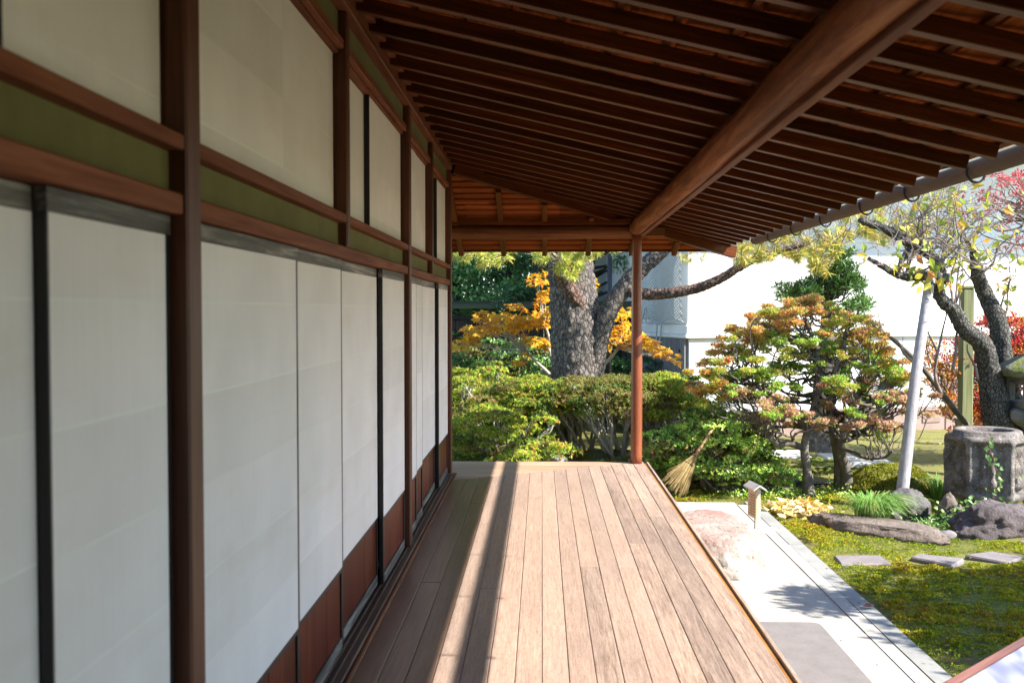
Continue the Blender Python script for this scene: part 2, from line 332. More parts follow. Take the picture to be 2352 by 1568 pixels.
def paper_material():
    m, nt, b = nodes_of('shoji_paper')
    g = N(nt, 'ShaderNodeNewGeometry')
    sep = N(nt, 'ShaderNodeSeparateXYZ')
    nt.links.new(g.outputs['Position'], sep.inputs[0])
    def line(period, off, width):
        a = N(nt, 'ShaderNodeMath', operation='ADD'); a.inputs[1].default_value = off
        nt.links.new(sep.outputs['Z'], a.inputs[0])
        mo = N(nt, 'ShaderNodeMath', operation='MODULO'); mo.inputs[1].default_value = period
        nt.links.new(a.outputs[0], mo.inputs[0])
        lt = N(nt, 'ShaderNodeMath', operation='LESS_THAN'); lt.inputs[1].default_value = width
        nt.links.new(mo.outputs[0], lt.inputs[0])
        return lt.outputs[0]
    v, rnd = coords(nt, (2, 2, 2))
    n1 = N(nt, 'ShaderNodeTexNoise', i_Scale=1.5, i_Detail=5.0)
    nt.links.new(v, n1.inputs['Vector'])
    base = ramp(nt, n1.outputs['Fac'], [(0.3, (0.755, 0.70, 0.675)), (0.7, (0.835, 0.778, 0.752))]).outputs['Color']
    base = mixrgb(nt, base, (0.80, 0.78, 0.72), line(0.236, 10.0, 0.007))
    f2 = N(nt, 'ShaderNodeMath', operation='MULTIPLY'); f2.inputs[1].default_value = 0.35
    nt.links.new(line(0.236, 10.118, 0.009), f2.inputs[0])
    base = mixrgb(nt, base, (0.77, 0.74, 0.67), f2.outputs[0])
    dv = N(nt, 'ShaderNodeMath', operation='DIVIDE'); dv.inputs[1].default_value = 0.236
    a0 = N(nt, 'ShaderNodeMath', operation='ADD'); a0.inputs[1].default_value = 10.0
    nt.links.new(sep.outputs['Z'], a0.inputs[0]); nt.links.new(a0.outputs[0], dv.inputs[0])
    fl = N(nt, 'ShaderNodeMath', operation='FLOOR'); nt.links.new(dv.outputs[0], fl.inputs[0])
    ad = N(nt, 'ShaderNodeMath', operation='ADD'); nt.links.new(fl.outputs[0], ad.inputs[0]); nt.links.new(rnd, ad.inputs[1])
    wn_ = N(nt, 'ShaderNodeTexWhiteNoise', noise_dimensions='1D'); nt.links.new(ad.outputs[0], wn_.inputs['W'])
    tone = ramp(nt, wn_.outputs['Value'], [(0.0, (0.94, 0.935, 0.92)), (1.0, (1.03, 1.03, 1.03))]).outputs['Color']
    base = mixrgb(nt, base, tone, 1.0, 'MULTIPLY')
    v3, _ = coords(nt, (1.2, 1.2, 5.0), 3.0)
    n3 = N(nt, 'ShaderNodeTexNoise', i_Scale=1.0, i_Detail=6.0, i_Roughness=0.65)
    nt.links.new(v3, n3.inputs['Vector'])
    st = ramp(nt, n3.outputs['Fac'], [(0.55, (1, 1, 1)), (0.8, (0.93, 0.90, 0.84))]).outputs['Color']
    base = mixrgb(nt, base, st, 1.0, 'MULTIPLY')
    nt.links.new(base, b.inputs['Base Color'])
    b.inputs['Roughness'].default_value = 0.9
    b.inputs['Specular IOR Level'].default_value = 0.1
    v2, _ = coords(nt, (6, 6, 1.0))
    n2 = N(nt, 'ShaderNodeTexNoise', i_Scale=3.0, i_Detail=3.0)
    nt.links.new(v2, n2.inputs['Vector'])
    v4, _ = coords(nt, (60, 60, 1.5), 7.0)
    n4 = N(nt, 'ShaderNodeTexNoise', i_Scale=1.0, i_Detail=5.0, i_Roughness=0.6)
    nt.links.new(v4, n4.inputs['Vector'])
    fib = ramp(nt, n4.outputs['Fac'], [(0.3, (0.982, 0.98, 0.975)), (0.7, (1.012, 1.012, 1.012))]).outputs['Color']
    nt.links.new(mixrgb(nt, base, fib, 1.0, 'MULTIPLY'), b.inputs['Base Color'])
    bp = N(nt, 'ShaderNodeBump', i_Strength=0.25, i_Distance=0.008)
    nt.links.new(n2.outputs['Fac'], bp.inputs['Height'])
    nt.links.new(bp.outputs['Normal'], b.inputs['Normal'])
paper_material()

def print_material():
    m, nt, b = nodes_of('printed_sheet')
    v, _ = coords(nt, (1, 1, 1))
    n1 = N(nt, 'ShaderNodeTexNoise', i_Scale=3.5, i_Detail=2.0, i_Distortion=0.8)
    nt.links.new(v, n1.inputs['Vector'])
    r = ramp(nt, n1.outputs['Fac'], [(0.3, (0.05, 0.05, 0.12)), (0.42, (0.14, 0.14, 0.22)), (0.52, (0.26, 0.27, 0.31)), (0.62, (0.18, 0.19, 0.22)), (0.75, (0.34, 0.35, 0.37))])
    nt.links.new(r.outputs['Color'], b.inputs['Base Color'])
    b.inputs['Roughness'].default_value = 0.3
print_material()

def water_material():
    m, nt, b = nodes_of('still_water')
    b.inputs['Base Color'].default_value = (0.02, 0.025, 0.02, 1)
    b.inputs['Roughness'].default_value = 0.05
water_material()

# ------------------------------------------------------------------ objects
def tag(o, label=None, cat=None, group=None, kind=None):
    if label: o['label'] = label
    if cat: o['category'] = cat
    if group: o['group'] = group
    if kind: o['kind'] = kind
    return o

def thing(name, loc, label, cat, group=None, kind=None):
    o = bpy.data.objects.new(name, None)
    o.empty_display_size = 0.1
    o.location = loc
    COL.objects.link(o)
    return tag(o, label, cat, group, kind)

def world_loc(o):
    v = Vector(o.location)
    while o.parent:
        o = o.parent
        v += Vector(o.location)
    return v

def put(name, me, mat=None, parent=None, loc=(0, 0, 0), rot=None):
    """link a mesh as one object; loc is in world space, parents are never rotated"""
    o = bpy.data.objects.new(name, me)
    if mat and not me.materials:
        me.materials.append(MATS[mat])
    if parent:
        o.parent = parent
        o.location = Vector(loc) - world_loc(parent)
    else:
        o.location = loc
    if rot is not None:
        o.rotation_euler = rot
    COL.objects.link(o)
    return o

def mesh_np(name, V, F, mat=None, cols=None, smooth=False):
    V = np.asarray(V, np.float32); F = np.asarray(F, np.int32)
    k = F.shape[1]
    me = bpy.data.meshes.new(name)
    me.vertices.add(len(V)); me.vertices.foreach_set('co', V.ravel())
    me.loops.add(F.size); me.loops.foreach_set('vertex_index', F.ravel())
    me.polygons.add(len(F))
    me.polygons.foreach_set('loop_start', np.arange(0, F.size, k, dtype=np.int32))
    me.polygons.foreach_set('loop_total', np.full(len(F), k, np.int32))
    if smooth:
        me.polygons.foreach_set('use_smooth', np.ones(len(F), bool))
    if cols is not None:
        a = me.color_attributes.new('col', 'FLOAT_COLOR', 'POINT')
        c = np.ones((len(V), 4), np.float32); c[:, :3] = cols
        a.data.foreach_set('color', c.ravel())
    me.update(calc_edges=True)
    if mat: me.materials.append(MATS[mat])
    return me

def pymesh(name, V, F, mat=None, smooth=False):
    me = bpy.data.meshes.new(name)
    me.from_pydata([tuple(v) for v in V], [], F)
    if smooth:
        for p in me.polygons: p.use_smooth = True
    me.update()
    if mat: me.materials.append(MATS[mat])
    return me

BOXES = {}
def box_mesh(sx, sy, sz, mat, ch=0.004):
    """a box centred on its origin with chamfered edges"""
    key = (round(sx, 4), round(sy, 4), round(sz, 4), mat, ch)
    if key in BOXES: return BOXES[key]
    h = (sx / 2, sy / 2, sz / 2)
    c = min(ch, 0.45 * min(h))
    V, idx = [], {}
    for sxn in (-1, 1):
        for syn in (-1, 1):
            for szn in (-1, 1):
                s = (sxn, syn, szn)
                for ax in range(3):
                    p = [s[i] * (h[i] if i == ax else h[i] - c) for i in range(3)]
                    idx[(s, ax)] = len(V); V.append(p)
    F = []
    for ax in range(3):
        a, b = (ax + 1) % 3, (ax + 2) % 3
        for sg in (-1, 1):
            ring = []
            for (u, w) in ((-1, -1), (1, -1), (1, 1), (-1, 1)):
                s = [0, 0, 0]; s[ax] = sg; s[a] = u; s[b] = w
                ring.append(idx[(tuple(s), ax)])
            F.append(ring if sg > 0 else ring[::-1])
    for ax in range(3):
        a, b = (ax + 1) % 3, (ax + 2) % 3
        for u in (-1, 1):
            for w in (-1, 1):
                s0 = [0, 0, 0]; s0[a] = u; s0[b] = w
                s1 = list(s0); s0[ax] = -1; s1[ax] = 1
                s0, s1 = tuple(s0), tuple(s1)
                q = [idx[(s0, a)], idx[(s1, a)], idx[(s1, b)], idx[(s0, b)]]
                F.append(q if u * w > 0 else q[::-1])
    for s in {k[0] for k in idx}:
        t = [idx[(s, 0)], idx[(s, 1)], idx[(s, 2)]]
        F.append(t if s[0] * s[1] * s[2] > 0 else t[::-1])
    me = pymesh('box', V, F, mat)
    BOXES[key] = me
    return me

def box(name, lo, hi, mat, parent=None, ch=0.004, rot=None):
    lo, hi = Vector(lo), Vector(hi)
    s = hi - lo
    return put(name, box_mesh(s.x, s.y, s.z, mat, ch), None, parent, (lo + hi) / 2, rot)

def beam(name, a, b, w, h, mat, parent=None, ch=0.003, roll=0.0, matlong='X'):
    """a bar of section w x h from a to b; its long side lies on the local axis matlong"""
    a, b = Vector(a), Vector(b)
    d = b - a
    L = d.length
    q = d.to_track_quat(matlong, 'Z')
    dims = (L, w, h) if matlong == 'X' else (w, L, h)
    return put(name, box_mesh(round(dims[0], 3), round(dims[1], 3), round(dims[2], 3), mat, ch), None, parent, (a + b) / 2, q.to_euler())

class Tubes:
    """collects tapered, bent limbs as one mesh"""
    def __init__(s): s.V, s.F = [], []
    def add(s, pts, rad, seg=7, wob=0.0, cap=True):
        pts = [Vector(p) for p in pts]
        n = len(pts)
        if not hasattr(rad, '__len__'): rad = [rad] * n
        base = len(s.V)
        ref = Vector((0.31, 0.2, 0.93))
        prev = None
        for i, p in enumerate(pts):
            t = (pts[min(i + 1, n - 1)] - pts[max(i - 1, 0)])
            if t.length < 1e-7: t = Vector((0, 0, 1))
            t.normalize()
            if prev is None:
                u = t.cross(ref)
                if u.length < 0.1: u = t.cross(Vector((1, 0, 0)))
            else:
                u = prev - t * prev.dot(t)
                if u.length < 1e-4: u = t.cross(ref)
            u.normalize(); prev = u
            w = t.cross(u)
            for k in range(seg):
                a = 2 * math.pi * k / seg
                r = rad[i]
                if wob:
                    r *= 1 + wob * mnoise.noise(Vector((math.cos(a) * 1.3, math.sin(a) * 1.3, 0)) + p * 2.3)
                s.V.append(p + (u * math.cos(a) + w * math.sin(a)) * r)
        for i in range(n - 1):
            for k in range(seg):
                k2 = (k + 1) % seg
                s.F.append((base + i * seg + k, base + i * seg + k2, base + (i + 1) * seg + k2, base + (i + 1) * seg + k))
        if cap:
            s.F.append(tuple(base + k for k in range(seg))[::-1])
            s.F.append(tuple(base + (n - 1) * seg + k for k in range(seg)))
    def build(s, name, mat, parent=None, smooth=True):
        org = world_loc(parent) if parent else Vector((0, 0, 0))
        me = pymesh(name, [v - org for v in s.V], s.F, mat, smooth)
        return put(name, me, None, parent, org)

def smooth_path(pts, rad=None, sub=4):
    """Catmull-Rom through the points"""
    pts = [Vector(p) for p in pts]
    out, ro = [], []
    for i in range(len(pts) - 1):
        p0 = pts[max(i - 1, 0)]; p1 = pts[i]; p2 = pts[i + 1]; p3 = pts[min(i + 2, len(pts) - 1)]
        for k in range(sub):
            t = k / sub
            out.append(0.5 * ((2 * p1) + (p2 - p0) * t + (2 * p0 - 5 * p1 + 4 * p2 - p3) * t * t + (3 * p1 - p0 - 3 * p2 + p3) * t ** 3))
            if rad: ro.append(rad[i] + (rad[i + 1] - rad[i]) * t)
    out.append(pts[-1])
    if rad:
        ro.append(rad[-1])
        return out, ro
    return out

def crooked(a, b, n=5, amp=0.08, sag=0.0, rng=random):
    a, b = Vector(a), Vector(b)
    L = (b - a).length
    out = [a]
    for i in range(1, n):
        t = i / n
        p = a.lerp(b, t) + Vector((rng.uniform(-1, 1), rng.uniform(-1, 1), rng.uniform(-1, 1))) * amp * L
        p.z -= sag * L * math.sin(math.pi * t)
        out.append(p)
    out.append(b)
    return out

def unit(a):
    return a / np.maximum(np.linalg.norm(a, axis=1, keepdims=True), 1e-9)

class Leaves:
    """collects many small folded leaves with a colour of their own as one mesh"""
    def __init__(s): s.V, s.C, s.n = [], [], 0
    def add(s, pos, axis, normal, length, width, col, fold=0.18):
        pos = np.asarray(pos, float); n = len(pos)
        if n == 0: return
        axis = unit(np.asarray(axis, float))
        side = unit(np.cross(axis, normal))
        nor = np.cross(side, axis)
        L = np.broadcast_to(np.asarray(length, float), (n,))[:, None]
        W = np.broadcast_to(np.asarray(width, float), (n,))[:, None]
        v0 = pos; v2 = pos + axis * L - nor * L * 0.12
        m = pos + axis * L * 0.48
        v1 = m + side * W * 0.5 + nor * W * fold
        v3 = m - side * W * 0.5 + nor * W * fold
        s.V.append(np.stack([v0, v1, v2, v3], 1).reshape(-1, 3))
        s.C.append(np.repeat(np.broadcast_to(np.asarray(col, float), (n, 3)), 4, 0))
        s.n += n
    def build(s, name, mat, parent=None, kind='stuff'):
        V = np.concatenate(s.V); C = np.clip(np.concatenate(s.C), 0, 1)
        org = world_loc(parent) if parent else Vector((0, 0, 0))
        V = V - np.array(org)
        i = np.arange(s.n) * 4
        F = np.concatenate([np.stack([i, i + 1, i + 2], 1), np.stack([i, i + 2, i + 3], 1)])
        me = mesh_np(name, V, F, mat, C)
        o = put(name, me, None, parent, org)
        if kind: o['kind'] = kind
        return o

def pick(rng, palette, n, jitter=0.15):
    """n colours drawn from (weight, colour) pairs with some brightness spread"""
    w = np.array([p[0] for p in palette], float); w /= w.sum()
    c = np.array([p[1] for p in palette])[rng.choice(len(palette), n, p=w)]
    return c * rng.uniform(1 - jitter, 1 + jitter, (n, 1))

def rand_dir(rng, n):
    return unit(rng.normal(size=(n, 3)))

def clump(L, rng, centre, radii, n, length, width, palette, up=0.5, shell=0.75, jitter=0.18):
    """a tuft of leaves filling an ellipsoid, facing out and up"""
    d = rand_dir(rng, n)
    r = shell + (1 - shell) * rng.random(n)
    r = np.where(rng.random(n) < 0.25, rng.random(n), r)[:, None]
    pos = np.asarray(centre) + d * np.asarray(radii) * r
    ax = d + rng.normal(size=(n, 3)) * 0.6 + np.array([0, 0, up * 0.6])
    nor = d * 0.6 + np.array([0, 0, up]) + rng.normal(size=(n, 3)) * 0.45
    ln = length * rng.uniform(0.7, 1.3, n)
    L.add(pos, ax, nor, ln, ln * (width / length), pick(rng, palette, n, jitter))

def rock(name, centre, radii, mat, parent=None, seed=0, rough=0.28, sub=4, flat_top=0.0, freq=1.1, rotz=0.0):
    bm = bmesh.new()
    bmesh.ops.create_icosphere(bm, subdivisions=sub, radius=1.0)
    off = Vector((seed * 3.7, seed * 1.9, seed * 5.3))
    for v in bm.verts:
        d = v.co.normalized()
        n = mnoise.noise(d * freq + off) * 0.9 + mnoise.noise(d * freq * 2.3 + off) * 0.5 + (0.5 - abs(mnoise.noise(d * freq * 4.2 + off))) * 0.42 + mnoise.noise(d * freq * 9 + off) * 0.16 + mnoise.noise(d * freq * 19 + off) * 0.07
        cell = mnoise.cell(d * freq * 1.6 + off) - 0.5
        r = 1 + rough * n + rough * 0.15 * cell
        p = d * r
        if flat_top and p.z > flat_top:
            p.z = flat_top + (p.z - flat_top) * 0.18
        c, s_ = math.cos(rotz), math.sin(rotz)
        x, y = p.x * radii[0], p.y * radii[1]
        v.co = Vector((x * c - y * s_, x * s_ + y * c, p.z * radii[2]))
    me = bpy.data.meshes.new(name)
    bm.to_mesh(me); bm.free()
    for p in me.polygons: p.use_smooth = True
    me.materials.append(MATS[mat])
    return put(name, me, None, parent, centre)
# ------------------------------------------------------------------ ground, forecourt, kerb
GZ = -0.50
def ground_height(x, y):
    h = 0.03 * math.sin(x * 1.3 + 0.6) * math.sin(y * 0.9) + 0.02 * math.sin(x * 2.7 - y * 1.9)
    k = min(max((x - 2.5) / 1.2, 0), 1) if y < 10.8 else min(max((y - 10.8) / 1.5, 0), 1)
    # sunken stone-lined runnel round the water basin and behind the rocks
    d = math.exp(-((y - 9.75 - 0.15 * (x - 3.5)) / 0.35) ** 2) * min(max((x - 3.25) / 0.3, 0), 1)
    d2 = math.exp(-((y - 12.0) / 0.35) ** 2) * min(max((x - 2.2) / 0.4, 0), 1) * min(max((5.2 - x) / 0.6, 0), 1)
    return GZ + h * k * 0.8 - 0.16 * d - 0.10 * d2

def build_ground():
    xs = np.concatenate([[-150, -60, -25, -12, -6], np.arange(-3.0, 2.3, 0.6), np.arange(2.3, 7.5, 0.13), np.arange(7.6, 14, 0.6), [16, 22, 40, 80, 150]])
    ys = np.concatenate([[-150, -60, -20, -8], np.arange(-2, 5.0, 0.6), np.arange(5.0, 17.2, 0.13), np.arange(17.6, 26, 0.8), [32, 45, 80, 160]])
    V, F = [], []
    for y in ys:
        for x in xs:
            z = ground_height(x, y) if (2.3 < x < 14 or y > 10.7) and 5 < y < 20 else GZ
            if x <= 2.3 and y < 10.7: z = GZ - 0.03
            V.append((x, y, z))
    n = len(xs)
    for j in range(len(ys) - 1):
        for i in range(n - 1):
            F.append((j * n + i, j * n + i + 1, (j + 1) * n + i + 1, (j + 1) * n + i))
    o = put('ground', pymesh('ground', V, F, 'ground_moss', True))
    tag(o, kind='structure')
build_ground()

o = box('forecourt', (-1.2, -3.0, GZ - 0.1), (2.0405, 10.57, GZ + 0.012), 'sand', None, 0.001)
tag(o, kind='structure')

kerb = thing('kerb', (2.15, 6.0, GZ), None, None, kind='structure')
y = -2.0
random.seed(4)
while y < 10.5:
    L = min(random.uniform(1.3, 1.75), 10.57 - y)
    if L > 0.2:
        j = random.uniform(-0.0006, 0.0006)
        z = random.uniform(0.018, 0.024)
        box('kerb_slab', (2.1405 + j, y + 0.0015, GZ - 0.12), (2.268 + j, y + L - 0.0015, GZ + z), 'kerb_stone', kerb, 0.0015)
    y += L
y = -2.0
while y < 10.5:
    L = min(random.uniform(1.8, 2.4), 10.57 - y)
    if L > 0.2:
        box('cement_edging', (2.0385, y + 0.001, GZ - 0.1), (2.142, y + L - 0.001, GZ + 0.017 + random.uniform(-0.002, 0.002)), 'kerb_cement', kerb, 0.0015)
    y += L

# ------------------------------------------------------------------ veranda deck
deck = thing('veranda_deck', (0.15, 5.0, 0), 'sunlit wooden veranda floor of long worn planks beside the paper screens', 'veranda floor')
X0, X1 = -0.80, 1.035
NP = 16
PW = (X1 - X0) / NP
def mitre(x): return 9.02 + (x + 0.80) * 0.645

def prism(name, quad, z0, z1, mat, parent, ch=0.0025):
    cx = sum(p[0] for p in quad) / 4; cy = sum(p[1] for p in quad) / 4
    V = []
    for z, k in ((z0, 0), (z1 - ch, 0), (z1, ch)):
        for (x, y) in quad:
            sx = -1 if x > cx else 1; sy = -1 if y > cy else 1
            V.append((x - cx + sx * k, y - cy + sy * k, z))
    F = [(3, 2, 1, 0), (8, 9, 10, 11)]
    for l in (0, 4):
        for i in range(4):
            F.append((l + i, l + (i + 1) % 4, l + 4 + (i + 1) % 4, l + 4 + i))
    return put(name, pymesh(name, V, F, mat), None, parent, (cx, cy, 0))

random.seed(21)
for i in range(NP):
    a = X0 + i * PW + 0.0015; b = X0 + (i + 1) * PW - 0.0015
    y = -0.6 - random.uniform(0, 1.2)
    joints = []
    while y < 8.4:
        y += random.choice((3.0, 3.6, 4.2, 4.8)) + random.uniform(-0.3, 0.3)
        joints.append(y)
    joints = [j for j in joints if j < 8.5]
    ys = [-0.8] + [j for j in joints if j > -0.3] + [None]
    for k in range(len(ys) - 1):
        ya = ys[k] + 0.0012
        if ys[k + 1] is None:
            q = [(a, ya), (b, ya), (b, mitre(b) - 0.002), (a, mitre(a) - 0.002)]
        else:
            yb = ys[k + 1] - 0.0012
            q = [(a, ya), (b, ya), (b, yb), (a, yb)]
        z = random.uniform(-0.0012, 0.0008)
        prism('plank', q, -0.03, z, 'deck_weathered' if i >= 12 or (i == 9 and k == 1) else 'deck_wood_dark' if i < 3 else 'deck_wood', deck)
DY = 10.15
ye = [9.02, 9.22, 9.43, 9.66, 9.90, DY]
for k in range(5):
    a, b = ye[k] + 0.002, ye[k + 1] - 0.002
    xa = -0.80 + (a - 9.02) / 0.645; xb = -0.80 + (b - 9.02) / 0.645
    xl = -0.80 if b < 9.3 else -2.4
    if k == 1: xl = -0.80
    prism('plank', [(xl, a), (min(xa, X1) , a), (min(xb, X1 + 0.05), b), (xl, b)], -0.03, 0.0, 'deck_wood_cross', deck)
box('groove_strip', (X1 + 0.003, -0.8, -0.05), (X1 + 0.026, DY - 0.01, -0.012), 'edge_wood', deck, 0.002)
box('edge_rail', (X1 + 0.028, -0.8, -0.06), (X1 + 0.05, DY, 0.001), 'deck_weathered', deck, 0.003)
box('fascia', (X1 - 0.02, -0.8, -0.20), (X1 + 0.027, DY - 0.03, -0.062), 'beam_wood', deck, 0.004)
box('fascia', (-2.4, DY - 0.08, -0.20), (X1 - 0.03, DY - 0.035, -0.034), 'beam_wood', deck, 0.004)
for yy in (1.0, 4.0, 7.0, 9.9):
    box('floor_prop', (0.9, yy, GZ - 0.02), (1.0, yy + 0.1, -0.033), 'post_wood', deck, 0.004)

# ------------------------------------------------------------------ wall of the house
wall = thing('house_wall', (-0.9, 4.0, 0), 'timber house wall with red-brown posts, rails and green plaster strips', 'house wall')
FX = -0.835                      # front face of the posts
PB, PC, PD = 2.44, 6.41, 9.30    # far edges of the three posts
PWID = 0.095
def post(name, y1, z0, z1, w=PWID, fx=FX, back=-0.96):
    return box(name, (back, y1 - w, z0), (fx, y1, z1), 'post_wood', wall, 0.006)
post('post', PB, 0.032, 2.9); post('post', PC, 0.032, 2.9); post('post', PD, 0.0, 2.9, back=-0.98)
post('post', PB - 3.95, 0.032, 2.9)
T1, T2, T0 = 4.38, 7.76, 0.50
for t in (T0, T1, T2):
    post('hanging_post', t, 1.822, 2.83, 0.07, FX - 0.004)
box('floor_sill', (-0.965, -1.6, 0.0), (-0.815, PD - PWID - 0.002, 0.030), 'sill_wood', wall, 0.004)
for gx in (-0.856, -0.886, -0.916):
    box('sill_ridge', (gx - 0.006, -1.6, 0.0305), (gx + 0.006, PD - PWID - 0.003, 0.037), 'sill_wood', wall, 0.001)
box('sill_edge', (-0.812, -1.6, 0.0015), (-0.797, PD - 0.1, 0.021), 'beam_wood', wall, 0.003)
bays = [(PB - 3.95, PB), (PB, PC), (PC, PD)]
for (a, b) in bays:
    y0, y1 = a + 0.001, b - PWID - 0.001
    box('lower_rail', (-0.955, y0, 1.772), (FX - 0.010, y1, 1.822), 'beam_wood', wall, 0.005)
    box('upper_rail', (-0.955, y0, 2.668), (FX - 0.016, y1, 2.708), 'beam_wood', wall, 0.004)
    box('rail_lip', (-0.955, y0, 2.650), (FX - 0.040, y1, 2.667), 'beam_wood', wall, 0.002)
    m = {PB: T0, PC: T1, PD: T2}[b]
    for (p, q) in ((y0, m - 0.071), (m + 0.001, y1)):
        box('plaster_strip', (-0.93, p, 1.823), (FX - 0.045, q, 1.922), 'plaster_green', wall, 0.001)
        box('transom_sill', (-0.955, p, 1.923), (FX - 0.006, q, 1.960), 'beam_wood', wall, 0.004)
        box('plaster_strip', (-0.93, p, 2.709), (FX - 0.040, q, 2.829), 'plaster_green', wall, 0.001)
box('wall_plate', (-0.95, -1.6, 2.83), (FX + 0.012, PD + 0.03, 2.905), 'beam_wood', wall, 0.006)
box('rafter_seat', (-0.90, -1.6, 2.906), (FX + 0.045, PD + 0.0, 2.955), 'beam_wood', wall, 0.004)
box('inner_wall', (-1.06, -1.6, -0.45), (-0.985, PD - 0.01, 3.1), 'plaster_white', wall, 0.002)
box('inner_wall', (-4.0, PD - 0.06, -0.45), (-0.985, PD - 0.005, 3.1), 'plaster_white', wall, 0.002)

# sliding paper screens, near to far: (y0, y1, x of the face)
def screen(y0, y1, fx, label):
    t = 0.026
    s = thing('shoji_screen', (fx - t / 2, (y0 + y1) / 2, 0.037), label, 'sliding screen', 'sliding paper screens along the veranda')
    zt = 1.770
    st = 0.036
    box('top_rail', (fx - t, y0, 1.724), (fx, y1, zt), 'rail_worn', s, 0.002)
    box('stile', (fx - t, y0, 0.037), (fx - 0.0015, y0 + st, 1.7235), 'frame_black', s, 0.002)
    box('stile', (fx - t, y1 - st, 0.037), (fx - 0.0015, y1, 1.7235), 'frame_black', s, 0.002)
    box('middle_rail', (fx - t, y0 + st, 0.385), (fx - 0.001, y1 - st, 0.408), 'frame_black', s, 0.002)
    box('bottom_rail', (fx - t, y0 + st, 0.037), (fx - 0.001, y1 - st, 0.092), 'rail_worn', s, 0.002)
    n = 3
    w = (y1 - y0 - 2 * st) / n
    for k in range(n):
        box('dado_board', (fx - t + 0.004, y0 + st + k * w + 0.0006, 0.0925), (fx - 0.010 - 0.001 * (k % 2), y0 + st + (k + 1) * w - 0.0006, 0.3845), 'dado_wood', s, 0.001)
    box('paper', (fx - 0.0145, y0 + 0.003, 0.4085), (fx + 0.001, y1 - 0.037, 1.7232), 'shoji_paper', s, 0.0008)
    return s
screen(-0.62, 0.60, -0.905, 'paper screen nearest the camera, cut by the left photo edge')
screen(0.60, 1.79, -0.905, 'dim paper screen just before the thick black frame edge nearest the camera')
screen(1.752, PB - PWID - 0.003, -0.876, 'broad blurred paper screen between thick black edge and the nearest full-height post')
screen(PB + 0.002, 3.56, -0.872, 'paper screen directly after the nearest full-height post')
screen(3.53, 4.41, -0.884, 'second paper screen after the nearest full-height post')
screen(4.38, 5.47, -0.901, 'paper screen just before the black frame edge in the middle bay')
screen(5.44, PC - PWID - 0.003, -0.868, 'paper screen between the middle bay black frame edge and the second post')
screen(PC + 0.002, 6.92, -0.868, 'narrow visible paper screen right behind the second full-height post')
screen(6.90, 7.36, -0.880, 'narrow paper screen, second after the second full-height post')
screen(7.33, 8.42, -0.900, 'paper screen before the black frame edge of the farthest bay')
screen(8.40, PD - PWID - 0.003, -0.866, 'last paper screen, against the corner post at the far end')

def transom(y0, y1, fx, label, edge=False):
    s = thing('transom_screen', (fx - 0.01, (y0 + y1) / 2, 1.961), label, 'transom screen', 'upper paper screens above the rail')
    box('frame', (fx - 0.024, y0, 1.961), (fx - 0.004, y1, 2.649), 'frame_black', s, 0.002)
    box('paper', (fx - 0.0035, y0 + 0.002, 1.963), (fx, y1 - 0.012, 2.647), 'shoji_paper', s, 0.0006)
    if edge:
        box('stile', (fx - 0.024, y0 - 0.012, 1.961), (fx + 0.004, y0 - 0.0005, 2.6495), 'frame_black', s, 0.002)
    return s
transom(0.502, 1.66, -0.925, 'upper paper panel at the top left corner before its black edge')
transom(1.64, PB - PWID - 0.002, -0.893, 'upper paper panel between a black edge and the nearest post', True)
transom(PB + 0.002, 3.46, -0.893, 'upper paper panel just after the nearest post, near half')
transom(3.45, T1 - 0.072, -0.897, 'upper paper panel just before the first hanging post')
transom(T1 + 0.002, 5.16, -0.915, 'upper paper panel just after the first hanging post')
transom(5.15, PC - PWID - 0.002, -0.890, 'upper paper panel between thin black edge and the second post', True)
transom(PC + 0.002, 7.06, -0.890, 'upper paper panel just after the second post')
transom(7.05, T2 - 0.072, -0.894, 'upper paper panel just before the far hanging post')
transom(T2 + 0.002, 8.45, -0.915, 'upper paper panel just after the far hanging post')
transom(8.44, PD - PWID - 0.002, -0.888, 'last upper paper panel next to the far corner post', True)

# ------------------------------------------------------------------ roof over the veranda
roof = thing('veranda_roof', (0.5, 5.0, 2.3), 'low dark veranda roof of close rafters and lapped boards on log beams', 'roof')
SL = 0.237
RH, RW = 0.062, 0.052
def zr(x): return 2.87 - SL * (x + 0.80)          # underside of the main rafters
CX, CY, HK = -0.80, 9.25, 0.574                   # wall corner and plan slope of the hip
def hip_y(x): return CY + HK * (x - CX)
def hip_x(y): return CX + (y - CY) / HK
SE = 0.38
def ze(y): return 2.75 - SE * (y - CY)            # underside of the end rafters
XE = 2.0
k = -15
while True:
    y = 4.45 + 0.3274 * k
    k += 1
    if y < -0.6: continue
    if y > 10.75: break
    xs = CX - 0.03 if y < CY - 0.05 else hip_x(y) + 0.05
    xe = XE + random.uniform(-0.006, 0.006)
    a = Vector((xs, y + RW / 2, zr(xs) + RH / 2)); b = Vector((xe, y + RW / 2, zr(xe) + RH / 2))
    beam('rafter', a, b, RW, RH, 'rafter_wood', roof, 0.003)
